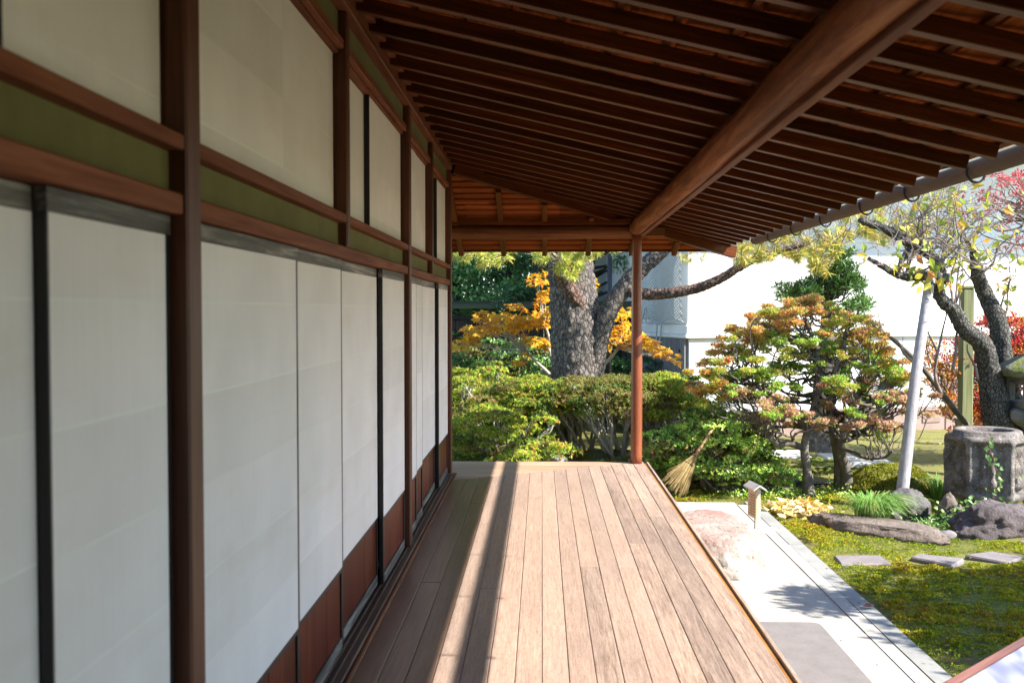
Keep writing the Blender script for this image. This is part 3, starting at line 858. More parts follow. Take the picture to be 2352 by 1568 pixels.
# battens and lapped boards of the main slope
for j in range(14):
    x = -0.78 + j * 0.215
    yb = hip_y(x) - 0.05 if x > CX else CY
    if x > 2.1: break
    box('batten', (x - 0.014, -0.8, zr(x) + RH + 0.001), (x + 0.014, yb, zr(x) + RH + 0.019), 'rafter_wood_end', roof, 0.002, (0, math.atan(SL), 0))
random.seed(33)
j = 0
x = -0.93
while x < 2.0:
    xa, xb = x - 0.02, min(x + 0.215 + 0.02, 2.108)
    za, zb = zr(xa) + RH + 0.020, zr(xb) + RH + 0.020 + 0.016
    L = math.hypot(xb - xa, zb - za); ang = math.atan2(za - zb, xb - xa)
    y = -0.8 - random.uniform(0, 1.0)
    end = max(hip_y(xa) + 0.02, CY - 0.05)
    while y < end:
        y2 = min(y + random.choice((1.2, 1.5, 1.8)), end)
        if y2 > -0.7:
            t = 0.013 + random.uniform(-0.002, 0.002)
            me = box_mesh(round(L, 3), round(y2 - y - 0.002, 3), round(t, 3), 'roof_board_wood', 0.002)
            put('roof_board', me, None, roof, ((xa + xb) / 2, (y + y2) / 2, (za + zb) / 2 + t / 2), (random.uniform(-0.001, 0.001), ang, 0))
        y = y2
    x += 0.215
# end slope beyond the corner
for x in (-1.80, -1.34, -0.875, -0.413, 0.03, 0.50, 0.97, 1.43):
    ya = CY + 0.05 if x < CX else hip_y(x) + 0.04
    beam('rafter', (x, ya, ze(ya) + RH / 2), (x, 10.90, ze(10.90) + RH / 2), 0.052, RH, 'rafter_wood_end', roof, 0.003, matlong='Y')
y = CY - 0.12
while y < 10.85:
    ya, yb = y - 0.02, min(y + 0.112 + 0.02, 10.95)
    za, zb = ze(ya) + RH + 0.001, ze(yb) + RH + 0.030
    L = math.hypot(yb - ya, zb - za); ang = math.atan2(zb - za, yb - ya)
    x = -2.4
    end = min(hip_x(ya) - 0.03, 2.05)
    seg = random.choice((0.7, 0.94))
    while x < end:
        x2 = min(x + seg, end)
        if x2 - x > 0.02:
            t = 0.018 + random.uniform(-0.002, 0.004)
            me = box_mesh(round(x2 - x - 0.002, 3), round(L, 3), round(t, 3), 'roof_board_wood_end', 0.002)
            put('roof_board', me, None, roof, ((x + x2) / 2, (ya + yb) / 2, (za + zb) / 2 + t / 2), (ang, random.uniform(-0.006, 0.006), 0))
        x = x2; seg = 0.94
    y += 0.112
box('eave_board', (-2.4, 10.952, 2.175), (2.06, 10.975, 2.235), 'rafter_wood', roof, 0.003)
box('bearing_board', (-1.2, 10.09, 2.402), (0.9, 10.125, 2.455), 'rafter_wood', roof, 0.003)
beam('hip_rafter', (CX - 0.02, CY - 0.012, 2.855), (2.09, 10.94, 2.165), 0.075, 0.125, 'rafter_wood', roof, 0.005)

def slab(name, quad, th, mat, parent):
    c = sum((Vector(q) for q in quad), Vector()) / len(quad)
    n = len(quad)
    V = [Vector(q) - c for q in quad] + [Vector(q) - c + Vector((0, 0, th)) for q in quad]
    F = [tuple(range(n))[::-1], tuple(range(n, 2 * n))] + [(i, (i + 1) % n, n + (i + 1) % n, n + i) for i in range(n)]
    return put(name, pymesh(name, V, F, mat), None, parent, c)
up = RH + 0.062
zc = lambda x: zr(x) + up
slab('tile_covering', [(-3.5, -1.2, zc(-3.5)), (2.108, -1.2, zc(2.108)), (2.108, hip_y(2.108), zc(2.108)), (CX, CY, zc(CX)), (-3.5, CY, zc(-3.5))], 0.07, 'roof_tile', roof)
zt = lambda y: ze(y) + RH + 0.065
slab('tile_covering', [(-3.5, CY - 0.1, zt(CY) + 0.03), (CX - 0.1, CY - 0.1, zt(CY) + 0.03), (2.12, 10.96, zt(10.96)), (-3.5, 10.96, zt(10.96))], 0.06, 'roof_tile', roof)

# log beams
t = Tubes()
pts, rad = smooth_path([(0.880, -0.7, 2.380), (0.895, 1.8, 2.372), (0.905, 3.6, 2.382), (0.935, 6.0, 2.372), (0.945, 8.2, 2.368), (0.955, 10.13, 2.365)], [0.074, 0.077, 0.074, 0.078, 0.074, 0.078], 10)
t.add(pts, rad, 20, 0.05)
lg = t.build('log_beam', 'log_wood', roof)
tag(lg, 'long peeled log beam running along the outer edge of the veranda')
beam('beam_strip', (0.935, -0.7, 2.318), (1.005, 10.1, 2.305), 0.045, 0.05, 'beam_wood', roof, 0.004, matlong='Y')
t = Tubes()
pts, rad = smooth_path([(-1.4, 10.2, 2.335), (-0.3, 10.2, 2.328), (0.5, 10.2, 2.334), (1.02, 10.2, 2.33)], [0.068, 0.071, 0.069, 0.072], 8)
t.add(pts, rad, 18, 0.04)
tag(t.build('log_beam', 'log_wood_cross', roof), 'short cross log beam at the far end of the veranda')
box('beam_end', (1.03, 10.15, 2.285), (1.24, 10.25, 2.375), 'log_wood_cross', roof, 0.008)

vp = thing('veranda_post', (0.955, 10.07, 0), 'slender round reddish post at the far corner of the veranda floor', 'post')
t = Tubes()
pts, rad = smooth_path([(0.955, 10.07, 0.0), (0.957, 10.07, 0.7), (0.953, 10.07, 1.5), (0.953, 10.08, 2.31)], [0.058, 0.056, 0.052, 0.049], 6)
t.add(pts, rad, 20, 0.02)
t.build('shaft', 'round_post_wood', vp)

# gutter with its iron brackets
gut = thing('rain_gutter', (2.24, 5.0, 2.25), 'weathered half-round metal gutter hanging along the eave', 'gutter')
V, F = [], []
ys = np.linspace(-1.2, 10.62, 44)
ns = 13
for y in ys:
    for r in (0.051, 0.048):
        for k in range(ns):
            a = R(140) + R(260) * k / (ns - 1)
            V.append((r * math.cos(a), y - 5.0, r * math.sin(a)))
for i in range(len(ys) - 1):
    for s_ in (0, 1):
        for k in range(ns - 1):
            a = i * 2 * ns + s_ * ns + k; b = a + 2 * ns
            F.append((a, a + 1, b + 1, b) if s_ else (a, b, b + 1, a + 1))
    for k in (0, ns - 1):
        a = i * 2 * ns + k; b = a + 2 * ns
        F.append((a, a + ns, b + ns, b))
put('trough', pymesh('trough', V, F, 'gutter_copper', True), None, gut, (2.246, 5.0, 2.278))
for y in (1.56, 2.48, 3.4, 4.32, 5.24, 6.13, 6.98, 7.97, 8.89, 9.8):
    t = Tubes()
    p = smooth_path([(2.06, y, 2.275), (2.13, y, 2.288), (2.183, y, 2.282), (2.187, y, 2.255), (2.196, y, 2.228), (2.218, y, 2.206), (2.246, y, 2.202), (2.270, y, 2.216), (2.280, y, 2.240)], None, 4)
    t.add(p, 0.0065, 6)
    t.build('bracket', 'iron_black', gut)
for y in (-0.4, 1.4, 3.2, 5.0, 6.8, 8.6):
    V, F = [], []
    for k in range(ns):
        a = math.pi + math.pi * k / (ns - 1)
        for dy in (-0.03, 0.03):
            V.append((0.0525 * math.cos(a), dy, 0.0525 * math.sin(a)))
    F = [(2 * k, 2 * k + 1, 2 * k + 3, 2 * k + 2) for k in range(ns - 1)]
    put('joint_sleeve', pymesh('joint_sleeve', V, F, 'gutter_copper', True), None, gut, (2.246, y, 2.278))

# ------------------------------------------------------------------ unseen wing and roof added behind the camera to block light
wing = thing('shading_wing', (1.5, -1.8, GZ), 'unseen timber wing added behind the camera to darken the veranda', 'house')
box('wall', (-3.0, -0.95, GZ), (3.6, -0.75, 3.4), 'post_wood', wing, 0.01)
for x in (-0.7, 1.05, 3.5):
    box('post', (x - 0.06, -0.749, GZ), (x + 0.06, -0.66, 3.4), 'post_wood', wing, 0.006)
box('rail', (-0.63, -0.745, 1.76), (3.43, -0.69, 1.82), 'beam_wood', wing, 0.004)
slab('roof', [(-3.2, -2.5, 4.3), (4.4, -2.5, 4.3), (4.4, -0.3, 3.5), (-3.2, -0.3, 3.5)], 0.15, 'roof_tile', wing)
for (x, y) in ((2.9, -0.3), (2.9, 2.1), (5.3, 2.1), (5.3, -0.3)):
    box('shade_roof_post', (x - 0.06, y - 0.06, GZ), (x + 0.06, y + 0.06, 3.25), 'post_wood', wing, 0.008)
slab('added_shade_roof', [(2.65, -0.9, 3.26), (5.8, -0.9, 3.26), (5.8, 2.4, 3.26), (2.65, 2.4, 3.26)], 0.15, 'roof_tile', wing)  # unseen roof on posts, added to keep the near deck dark
# ------------------------------------------------------------------ white storehouse behind the garden
WY, WX = 16.0, 2.31
kura = thing('storehouse', (WX + 5, WY + 3, GZ), 'large white plastered storehouse closing the back of the garden', 'storehouse')
ZC = 1.30                        # string course
box('wall', (WX, WY, ZC + 0.004), (WX + 12, WY + 6.5, 5.2), 'plaster_white', kura, 0.02)
box('string_course', (WX - 0.03, WY - 0.045, ZC - 0.16), (WX + 12, WY + 6.5, ZC), 'plaster_white', kura, 0.02)
box('course_bead', (WX - 0.055, WY - 0.075, ZC - 0.215), (WX + 12, WY + 6.5, ZC - 0.162), 'plaster_white', kura, 0.018)
zb = -0.12
for k in range(9):
    a = WX + 0.03 + k * 1.32
    box('wall_panel', (a + 0.004, WY - 0.015, zb + 0.002), (a + 1.316, WY + 0.25, ZC - 0.217), 'plaster_white' if k < 2 else 'plaster_grey', kura, 0.008)
for k in range(10):
    a = WX + k * 1.2
    box('plinth_block', (a + 0.004, WY - 0.09, GZ - 0.1), (a + 1.196, WY + 0.3, zb - 0.03), 'plinth_stone', kura, 0.015)
box('plinth_ledge', (WX - 0.02, WY - 0.06, zb - 0.028), (WX + 12, WY + 0.3, zb), 'plinth_stone', kura, 0.01)
for k in range(4):
    a = WX + 3.1 + k * 0.62
    box('vent_hatch', (a, WY - 0.105, zb - 0.26), (a + 0.36, WY - 0.0905, zb - 0.07), 'plinth_stone', kura, 0.01)
n = 22
for k in range(n):
    a = WY + 0.02 + k * 0.29
    bd = box('wall_board', (WX - 0.035 - 0.006 * (k % 2), a + 0.003, GZ - 0.05), (WX + 0.05, a + 0.287, ZC - 0.217), 'dado_board_grey', kura, 0.006)
    for z in (0.86, 0.36):
        box('nail', (WX - 0.062, a + 0.13, z), (WX - 0.036 - 0.006 * (k % 2), a + 0.165, z + 0.04), 'iron_black', bd, 0.006)
box('core', (WX + 0.06, WY + 0.32, GZ), (WX + 11.9, WY + 6.4, ZC - 0.22), 'plaster_grey', kura, 0.01)
box('wall_band', (WX + 0.001, WY - 0.02, 2.66), (WX + 12, WY - 0.0005, 2.80), 'plaster_white', kura, 0.008)
slab('roof', [(WX - 0.9, WY - 1.72, 4.70), (WX + 12, WY - 1.72, 4.70), (WX + 12, WY + 3.3, 6.6), (WX - 0.9, WY + 3.3, 6.6)], 0.25, 'roof_tile', kura)
slab('roof', [(WX - 0.9, WY + 3.3, 6.6), (WX + 12, WY + 3.3, 6.6), (WX + 12, WY + 8.0, 4.75), (WX - 0.9, WY + 8.0, 4.75)], 0.25, 'roof_tile', kura)

# the storehouse stands turned about 17 degrees, its front facing the sun a little
KR = R(17)
def kturn(p):
    x, y, z = p[0] - WX, p[1] - WY, p[2]
    return (WX + x * math.cos(KR) - y * math.sin(KR), WY + x * math.sin(KR) + y * math.cos(KR), z)
ko = Vector(kura.location)
kura.location = kturn(ko); kura.rotation_euler = (0, 0, KR)

# bird net hung on the shaded side of the storehouse
net = thing('hanging_net', (WX - 0.1, WY + 1.0, 1.3), 'pale knotted net hanging over the shaded corner of the white storehouse', 'net')
def net_pt(u, v):
    """u along the side wall away from the camera, v upwards"""
    y = WY - 0.06 + u * 1.55 * (1 - 0.25 * v)
    x = WX - 0.085 - 0.05 * math.sin(3.1 * u + 0.5) ** 2 - 0.22 * u * (0.3 + v) - 0.03 * math.sin(7 * u + 4 * v)
    z = ZC + 0.05 + v * 2.3 + 0.05 * math.sin(9 * u) * (1 - v)
    return kturn((x, y, z))
tn = Tubes()
NU, NV = 22, 40
for i in range(-NV, NU, 1):
    for sgn in (1, -1):
        pts = []
        for k in range(0, NV + 1, 2):
            u = (i + k) / NU if sgn > 0 else (i + NV - k) / NU
            if -0.001 <= u <= 1.001: pts.append(net_pt(u, k / NV))
        if len(pts) > 1: tn.add(pts, 0.0055, 3, cap=False)
o = tn.build('mesh_cords', 'net_cord', net); o['kind'] = 'stuff'
def nv(u, v, dx=0, dz=0): return Vector(net_pt(u, v)) + Vector((dx, -0.03, dz))
for path, r_ in (([net_pt(u, 0) for u in np.linspace(0, 1, 9)], 0.012),
                 ([nv(0.62, 0), nv(0.60, 0, -.02, -.25), nv(0.53, 0, -.02, -.40), nv(0.46, 0, -.02, -.25), nv(0.44, 0)], 0.014),
                 ([nv(1.0, 0.1), nv(0.95, 0, -.05, -.12), nv(0.88, 0.08), nv(0.82, 0.02, -.05, -.12), nv(0.72, 0)], 0.012)):
    tn = Tubes(); tn.add(smooth_path(path, None, 5), r_, 5)
    tn.build('border_rope', 'net_cord', net)

# ------------------------------------------------------------------ dark board fence behind the pine
fence = thing('board_fence', (-0.5, 17.9, GZ), 'dark weathered board fence with mossy capping rail behind the pine', 'fence')
FY = 17.9
fx = -4.2
k = 0
random.seed(5)
while fx < 1.72:
    w = 0.19
    top = 0.42
    box('fence_board', (fx, FY + 0.004 * (k % 2), GZ), (fx + w - 0.012, FY + 0.025 + 0.004 * (k % 2), top + random.uniform(-0.004, 0.004)), 'fence_wood', fence, 0.003)
    fx += w; k += 1
for x in np.arange(-4.2, 1.75, 1.05):
    box('fence_post', (x - 0.05, FY + 0.032, GZ), (x + 0.05, FY + 0.13, 1.55), 'fence_wood', fence, 0.006)
box('fence_rail', (-4.3, FY - 0.03, 0.43), (1.72, FY + 0.03, 0.50), 'fence_wood', fence, 0.005)
box('fence_rail', (-4.3, FY - 0.03, 1.02), (1.72, FY + 0.029, 1.07), 'fence_wood', fence, 0.005)
box('fence_rail', (-4.3, FY - 0.03, 1.36), (1.72, FY + 0.029, 1.44), 'fence_wood', fence, 0.005)
fx = -4.2
while fx < 1.72:
    box('fence_board', (fx, FY, 1.072), (fx + 0.178, FY + 0.02, 1.358), 'fence_wood', fence, 0.003)
    fx += 0.19
for x in np.arange(-4.0, 1.72, 0.32):
    box('fence_bar', (x, FY, 0.502), (x + 0.035, FY + 0.025, 1.018), 'fence_wood', fence, 0.003)
cap = [(-4.4, FY - 0.2, 1.56), (1.72, FY - 0.2, 1.56), (1.72, FY + 0.05, 1.66), (-4.4, FY + 0.05, 1.66)]
slab('capping_rail', cap, 0.035, 'fence_cap_wood', fence)
cap = [(-4.4, FY + 0.05, 1.66), (1.72, FY + 0.05, 1.66), (1.72, FY + 0.3, 1.56), (-4.4, FY + 0.3, 1.56)]
slab('capping_rail', cap, 0.035, 'fence_cap_wood', fence)
pole = thing('lamp_pole', (P(1400, 700, 16.4).x, 16.4, GZ), 'thin dark iron pole behind the pine limb', 'pole')
t = Tubes(); x = P(1400, 700, 16.4).x
t.add([(x, 16.4, GZ - 0.05), (x, 16.4, 1.0), (x, 16.4, 3.4)], [0.045, 0.04, 0.038], 10)
t.build('shaft', 'iron_black', pole)
t = Tubes(); t.add([(x, 16.4, GZ - 0.02), (x, 16.4, GZ + 0.12)], [0.09, 0.06], 12); t.build('collar', 'iron_black', pole)

# ------------------------------------------------------------------ things on the forecourt
st = rock('stepping_boulder', (1.40, 8.30, GZ + 0.02), (0.41, 0.78, 0.34), 'step_boulder', None, 3, 0.14, 5, 0.74, 1.1)
tag(st, 'large pale pinkish stepping boulder against the veranda edge', 'boulder')

def mat_mesh():
    V, F = [], []
    w, l, r, h = 0.62, 2.5, 0.06, 0.012
    ring = []
    for (cx, cy, a0) in ((w / 2 - r, l / 2 - r, 0), (-w / 2 + r, l / 2 - r, 90), (-w / 2 + r, -l / 2 + r, 180), (w / 2 - r, -l / 2 + r, 270)):
        for k in range(6):
            a = R(a0 + 18 * k)
            ring.append((cx + r * math.cos(a), cy + r * math.sin(a)))
    n = len(ring)
    for z, s in ((0, 1), (h - 0.003, 1), (h, 0.994)):
        V += [(x * s, y * s, z) for x, y in ring]
    F = [tuple(range(n))[::-1], tuple(range(2 * n, 3 * n))]
    for l_ in (0, n):
        F += [(l_ + i, l_ + (i + 1) % n, l_ + n + (i + 1) % n, l_ + n + i) for i in range(n)]
    return pymesh('door_mat', V, F, 'mat_grey')
dm = put('door_mat', mat_mesh(), None, None, (1.49, 5.23, GZ + 0.0125))
tag(dm, 'flat grey-brown mat with rounded corners on the pale forecourt', 'mat')

sg = thing('notice_stand', (1.97, 9.15, GZ + 0.014), 'small wooden notice with a gabled cap standing on the forecourt', 'sign')
def notice():
    cx, cy, z0 = 1.965, 9.15, GZ + 0.0135
    box('foot', (cx - 0.05, cy - 0.10, z0), (cx + 0.15, cy + 0.06, z0 + 0.035), 'sign_wood_pale', sg, 0.004)
    box('upright', (cx - 0.018, cy - 0.03, z0 + 0.0355), (cx + 0.03, cy + 0.012, z0 + 0.40), 'sign_wood_pale', sg, 0.003)
    ang = R(-13)
    bd = box('board', (cx - 0.034, cy - 0.055, z0 + 0.13), (cx - 0.0185, cy + 0.14, z0 + 0.392), 'sign_wood', sg, 0.002, (0, 0, R(9)))
    for k in range(8):
        box('written_line', (cx - 0.0358, cy - 0.035, z0 + 0.16 + k * 0.025), (cx - 0.0345, cy + 0.12 - 0.02 * (k % 3), z0 + 0.166 + k * 0.025), 'post_wood', bd, 0.0003, (0, 0, 0))
    # gabled cap
    V = []
    for y_ in (-0.10, 0.165):
        V += [(-0.06, y_, 0.0), (0.0, y_, 0.042), (0.06, y_, 0.0), (0.06, y_, 0.014), (0.0, y_, 0.056), (-0.06, y_, 0.014)]
    F = [(0, 1, 4, 5), (1, 2, 3, 4), (11, 10, 7, 6), (10, 9, 8, 7)]
    for i in range(6):
        j_ = (i + 1) % 6
        F.append((i, i + 6, j_ + 6, j_))
    me = pymesh('gable_cap', V, F, 'sign_wood_pale')
    put('gable_cap', me, None, sg, (cx - 0.003, cy, z0 + 0.392), (0, 0, R(9)))
notice()

# framed display board standing close to the camera
ds = thing('display_board', (2.0, 3.9, GZ + 0.0125), 'tilted printed board with reddish wooden rim in the bottom right corner', 'display board')
def display():
    e = Vector((0.715, 0.70, 0)).normalized()
    A = P(2190, 1566, 3.95)
    q = Vector((e.y, -e.x, 0))                  # towards the reader
    dn = (q * 0.82 + Vector((0, 0, -0.57))).normalized()
    nrm = e.cross(dn)
    if nrm.z < 0: nrm = -nrm
    o0 = A - e * 0.25
    Wd, Hd = 1.15, 0.55
    def bar(name, a, b, w, h, off, mat):
        a = a + nrm * off; b = b + nrm * off
        d = (b - a); L = d.length
        x_ = d.normalized(); z_ = nrm; y_ = z_.cross(x_)
        M = Matrix((x_, y_, z_)).transposed()
        put(name, box_mesh(L, w, h, mat, 0.003), None, ds, (a + b) / 2, M.to_euler())
    def bar_w(name, a, b, w, h, off, mat): bar(name, a, b, w, h, off, mat)
    bar('rim', o0, o0 + e * Wd, 0.03, 0.03, 0.0, 'stand_rim_wood')
    bar('rim', o0 + dn * Hd, o0 + dn * Hd + e * Wd, 0.03, 0.03, 0.0, 'stand_rim_wood')
    bar('rim', o0 + dn * 0.0155, o0 + dn * (Hd - 0.0155), 0.03, 0.029, 0.0, 'stand_rim_wood')
    bar('rim', o0 + e * Wd + dn * 0.0155, o0 + e * Wd + dn * (Hd - 0.0155), 0.03, 0.029, 0.0, 'stand_rim_wood')
    bar('printed_sheet', o0 + dn * Hd / 2 + e * 0.016, o0 + dn * Hd / 2 + e * (Wd - 0.016), Hd - 0.032, 0.012, 0.004, 'printed_sheet')
    for u in (0.12, Wd - 0.12):
        p = o0 + e * u + dn * 0.08 - nrm * 0.02
        box('leg', (p.x - 0.02, p.y - 0.02, GZ + 0.0125), (p.x + 0.02, p.y + 0.02, p.z), 'stand_rim_wood', ds, 0.003)
        p = o0 + e * u + dn * (Hd - 0.06) - nrm * 0.02
        box('leg', (p.x - 0.02, p.y - 0.02, GZ + 0.0125), (p.x + 0.02, p.y + 0.02, p.z), 'stand_rim_wood', ds, 0.003)
display()

# twig broom leaning in the shrub by the veranda corner
br = thing('twig_broom', P(1545, 1128, 10.75), 'bundled twig broom leaning head-down against the green shrub', 'broom')
def broom():
    rng = random.Random(3)
    bot = P(1552, 1112, 10.75); neck = P(1597, 1045, 10.82); top = P(1648, 968, 10.95)
    ax = (neck - bot).normalized()
    t = Tubes()
    for k in range(230):
        a = rng.uniform(0, 2 * math.pi); r = math.sqrt(rng.random())
        s1 = ax.cross(Vector((0, 1, 0))).normalized(); s2 = ax.cross(s1)
        rad_dir = s1 * math.cos(a) + s2 * math.sin(a) * 0.45
        p0 = neck + rad_dir * 0.022 * r
        p1 = neck.lerp(bot, 0.4) + rad_dir * 0.075 * r
        p2 = bot + rad_dir * 0.16 * r + ax * rng.uniform(-0.09, 0.06) + Vector((rng.uniform(-1, 1), rng.uniform(-1, 1), rng.uniform(-1, 1))) * 0.012
        t.add([p0, p1, p2], [0.004, 0.0035, 0.0018], 3, cap=False)
    o_ = t.build('bristles', 'straw', br); o_['kind'] = 'stuff'
    t = Tubes(); t.add([neck - ax * 0.05, neck, top], [0.02, 0.017, 0.015], 10); t.build('handle', 'broom_stick', br)
    for f in (0.03, 0.3):
        c = neck.lerp(bot, f); t = Tubes(); rr = 0.026 + 0.10 * f
        s1 = ax.cross(Vector((0, 1, 0))).normalized(); s2 = ax.cross(s1)
        t.add([c + s1 * rr * math.cos(q) + s2 * rr * 0.5 * math.sin(q) for q in np.linspace(0, 2 * math.pi, 17)], 0.004, 5, cap=False)
        t.build('binding', 'bark_dark', br)
broom()

# ------------------------------------------------------------------ stones
o = rock('flat_rock', (3.09, 9.30, GZ + 0.02), (0.62, 0.24, 0.15), 'rock_brown', None, 6, 0.20, 5, 0.42, 1.3, R(-36))
tag(o, 'long low brown rock lying in the moss before the grass tuft', 'rock')
o = rock('furrowed_rock', (4.28, 9.28, GZ + 0.02), (0.52, 0.26, 0.25), 'rock_purple', None, 10, 0.24, 5, 0.0, 1.7, R(8))
tag(o, 'furrowed purplish rock in front of the stone water basin', 'rock')
o = rock('small_stone', (3.66, 9.08, GZ + 0.01), (0.085, 0.06, 0.05), 'stepping_stone', None, 12, 0.2, 3)
tag(o, 'small grey stone in the moss beside the furrowed rock', 'stone')
o = rock('dark_rock', (3.66, 10.12, GZ + 0.04), (0.24, 0.20, 0.20), 'rock_dark', None, 15, 0.26, 5, 0.0, 1.4)
tag(o, 'rounded blue-black rock at the foot of the slanting prop', 'rock')
o = rock('edge_rock', (4.00, 9.85, GZ - 0.02), (0.12, 0.12, 0.26), 'rock_brown', None, 17, 0.22, 4)
tag(o, 'upright rusty brown rock below the left side of the basin', 'rock')
o = rock('ledge_stone', (4.55, 9.95, GZ - 0.06), (0.42, 0.16, 0.12), 'rock_grey', None, 19, 0.16, 4, 0.5)
tag(o, 'flat grey ledge stone under the front of the basin', 'rock')
o = rock('side_stone', (5.25, 10.35, GZ + 0.0), (0.28, 0.2, 0.17), 'rock_dark', None, 23, 0.22, 4, 0.5)
tag(o, 'dark flat stone to the side of the basin by the lantern', 'rock')

def stepper(name, poly, z, label, th=0.06):
    c = sum((Vector((p[0], p[1], 0)) for p in poly), Vector()) / len(poly)
    bm = bmesh.new()
    vs_ = [bm.verts.new((p[0] - c.x, p[1] - c.y, 0)) for p in poly]
    f = bm.faces.new(vs_)
    bmesh.ops.recalc_face_normals(bm, faces=[f])
    if f.normal.z < 0: f.normal_flip()
    r = bmesh.ops.extrude_face_region(bm, geom=[f])
    for e in r['geom']:
        if isinstance(e, bmesh.types.BMVert): e.co.z = th
    bmesh.ops.recalc_face_normals(bm, faces=bm.faces[:])
    top = [e for e in bm.edges]
    bmesh.ops.bevel(bm, geom=top, offset=0.012, segments=1, affect='EDGES')
    bmesh.ops.triangulate(bm, faces=bm.faces[:])
    bmesh.ops.subdivide_edges(bm, edges=bm.edges[:], cuts=3, use_grid_fill=True)
    for v in bm.verts:
        v.co += Vector((mnoise.noise(v.co * 6 + c), mnoise.noise(v.co * 6 + c + Vector((9, 0, 0))), 0.35 * mnoise.noise(v.co * 7 + c))) * 0.012
    me = bpy.data.meshes.new(name); bm.to_mesh(me); bm.free()
    me.materials.append(MATS['stepping_stone'])
    return tag(put(name, me, None, None, (c.x, c.y, z - th)), label, 'stepping stone', 'stepping stones across the moss')
def ground_pt(px, py, z):
    d = P(px, py, 10) - Vector((0, 0, EYE))
    return Vector((0, 0, EYE)) + d * ((z - EYE) / d.z)
for pts, lab in (
    ([(1914, 1275), (2023, 1273), (2047, 1291), (1932, 1297)], 'squarish stepping stone nearest the kerb'),
    ([(2089, 1278), (2108, 1269), (2214, 1281), (2188, 1298)], 'narrow stepping stone in the middle of the row across the moss'),
    ([(2212, 1273), (2278, 1264), (2350, 1277), (2312, 1291)], 'largest stepping stone before the photo edge'),
    ([(2335, 1241), (2375, 1235), (2450, 1240), (2420, 1255)], 'stepping stone mostly cut off at the photo edge beside the furrowed rock')):
    stepper('stepping_stone', [ground_pt(p[0], p[1], GZ + 0.02)[:2] for p in pts], GZ + 0.02, lab)
random.seed(8)
for (a, b, y0, y1, lab) in ((1760, 1852, 13.6, 14.3, 'pale flat path slab left of the slim trunk in the back lawn'), (1888, 1962, 13.5, 14.0, 'pale flat path slab between the two slim trunks'), (1935, 2045, 13.1, 13.5, 'long pale kerb slab behind the mossy mound')):
    xa, xb = P(a, 1050, (y0 + y1) / 2).x, P(b, 1050, (y0 + y1) / 2).x
    o = box('path_slab', (xa, y0, GZ - 0.05), (xb, y1, GZ + 0.05), 'path_slab', None, 0.015)
    tag(o, lab, 'stone slab', 'pale slabs in the back lawn')

# rocks between the shrubs
rk = [(1285, 1062, 11.6, 0.11, 0.10, 0.10, 'rock_grey', 'grey rounded rock seen low in the gap of the azaleas'),
      (1395, 1058, 12.3, 0.36, 0.3, 0.20, 'mossy_rock', 'mossy boulder in the hollow under the azaleas'),
      (1292, 965, 13.0, 0.28, 0.2, 0.32, 'rock_grey', 'grey upright rock in the shade behind the azaleas'),
      (1760, 1098, 12.0, 0.20, 0.2, 0.2, 'rock_brown', 'tan rock beside the bright green shrub'),
      (1815, 1102, 12.1, 0.26, 0.2, 0.16, 'rock_grey', 'flat-topped grey rock behind the slim trunk'),
      (1880, 1118, 11.9, 0.34, 0.16, 0.10, 'rock_dark', 'low dark stone between the two slim trunks'),
      (1805, 1128, 11.4, 0.12, 0.10, 0.09, 'rock_brown', 'small brown stone left of the slim trunk foot'),
      (1660, 1075, 12.6, 0.45, 0.25, 0.14, 'rock_grey', 'long grey stone behind the bright green shrub'),
      (1530, 1020, 13.3, 0.35, 0.25, 0.12, 'rock_grey', 'pale flat stone behind the veranda post')]
for k, (px, py, Y, rx, ry, rz, m_, lab) in enumerate(rk):
    p = P(px, py, Y)
    o = rock('garden_rock', p, (rx, ry, rz), m_, None, 30 + k, 0.24, 4, 0.6)
    tag(o, lab, 'rock', 'rocks set among the shrubs')

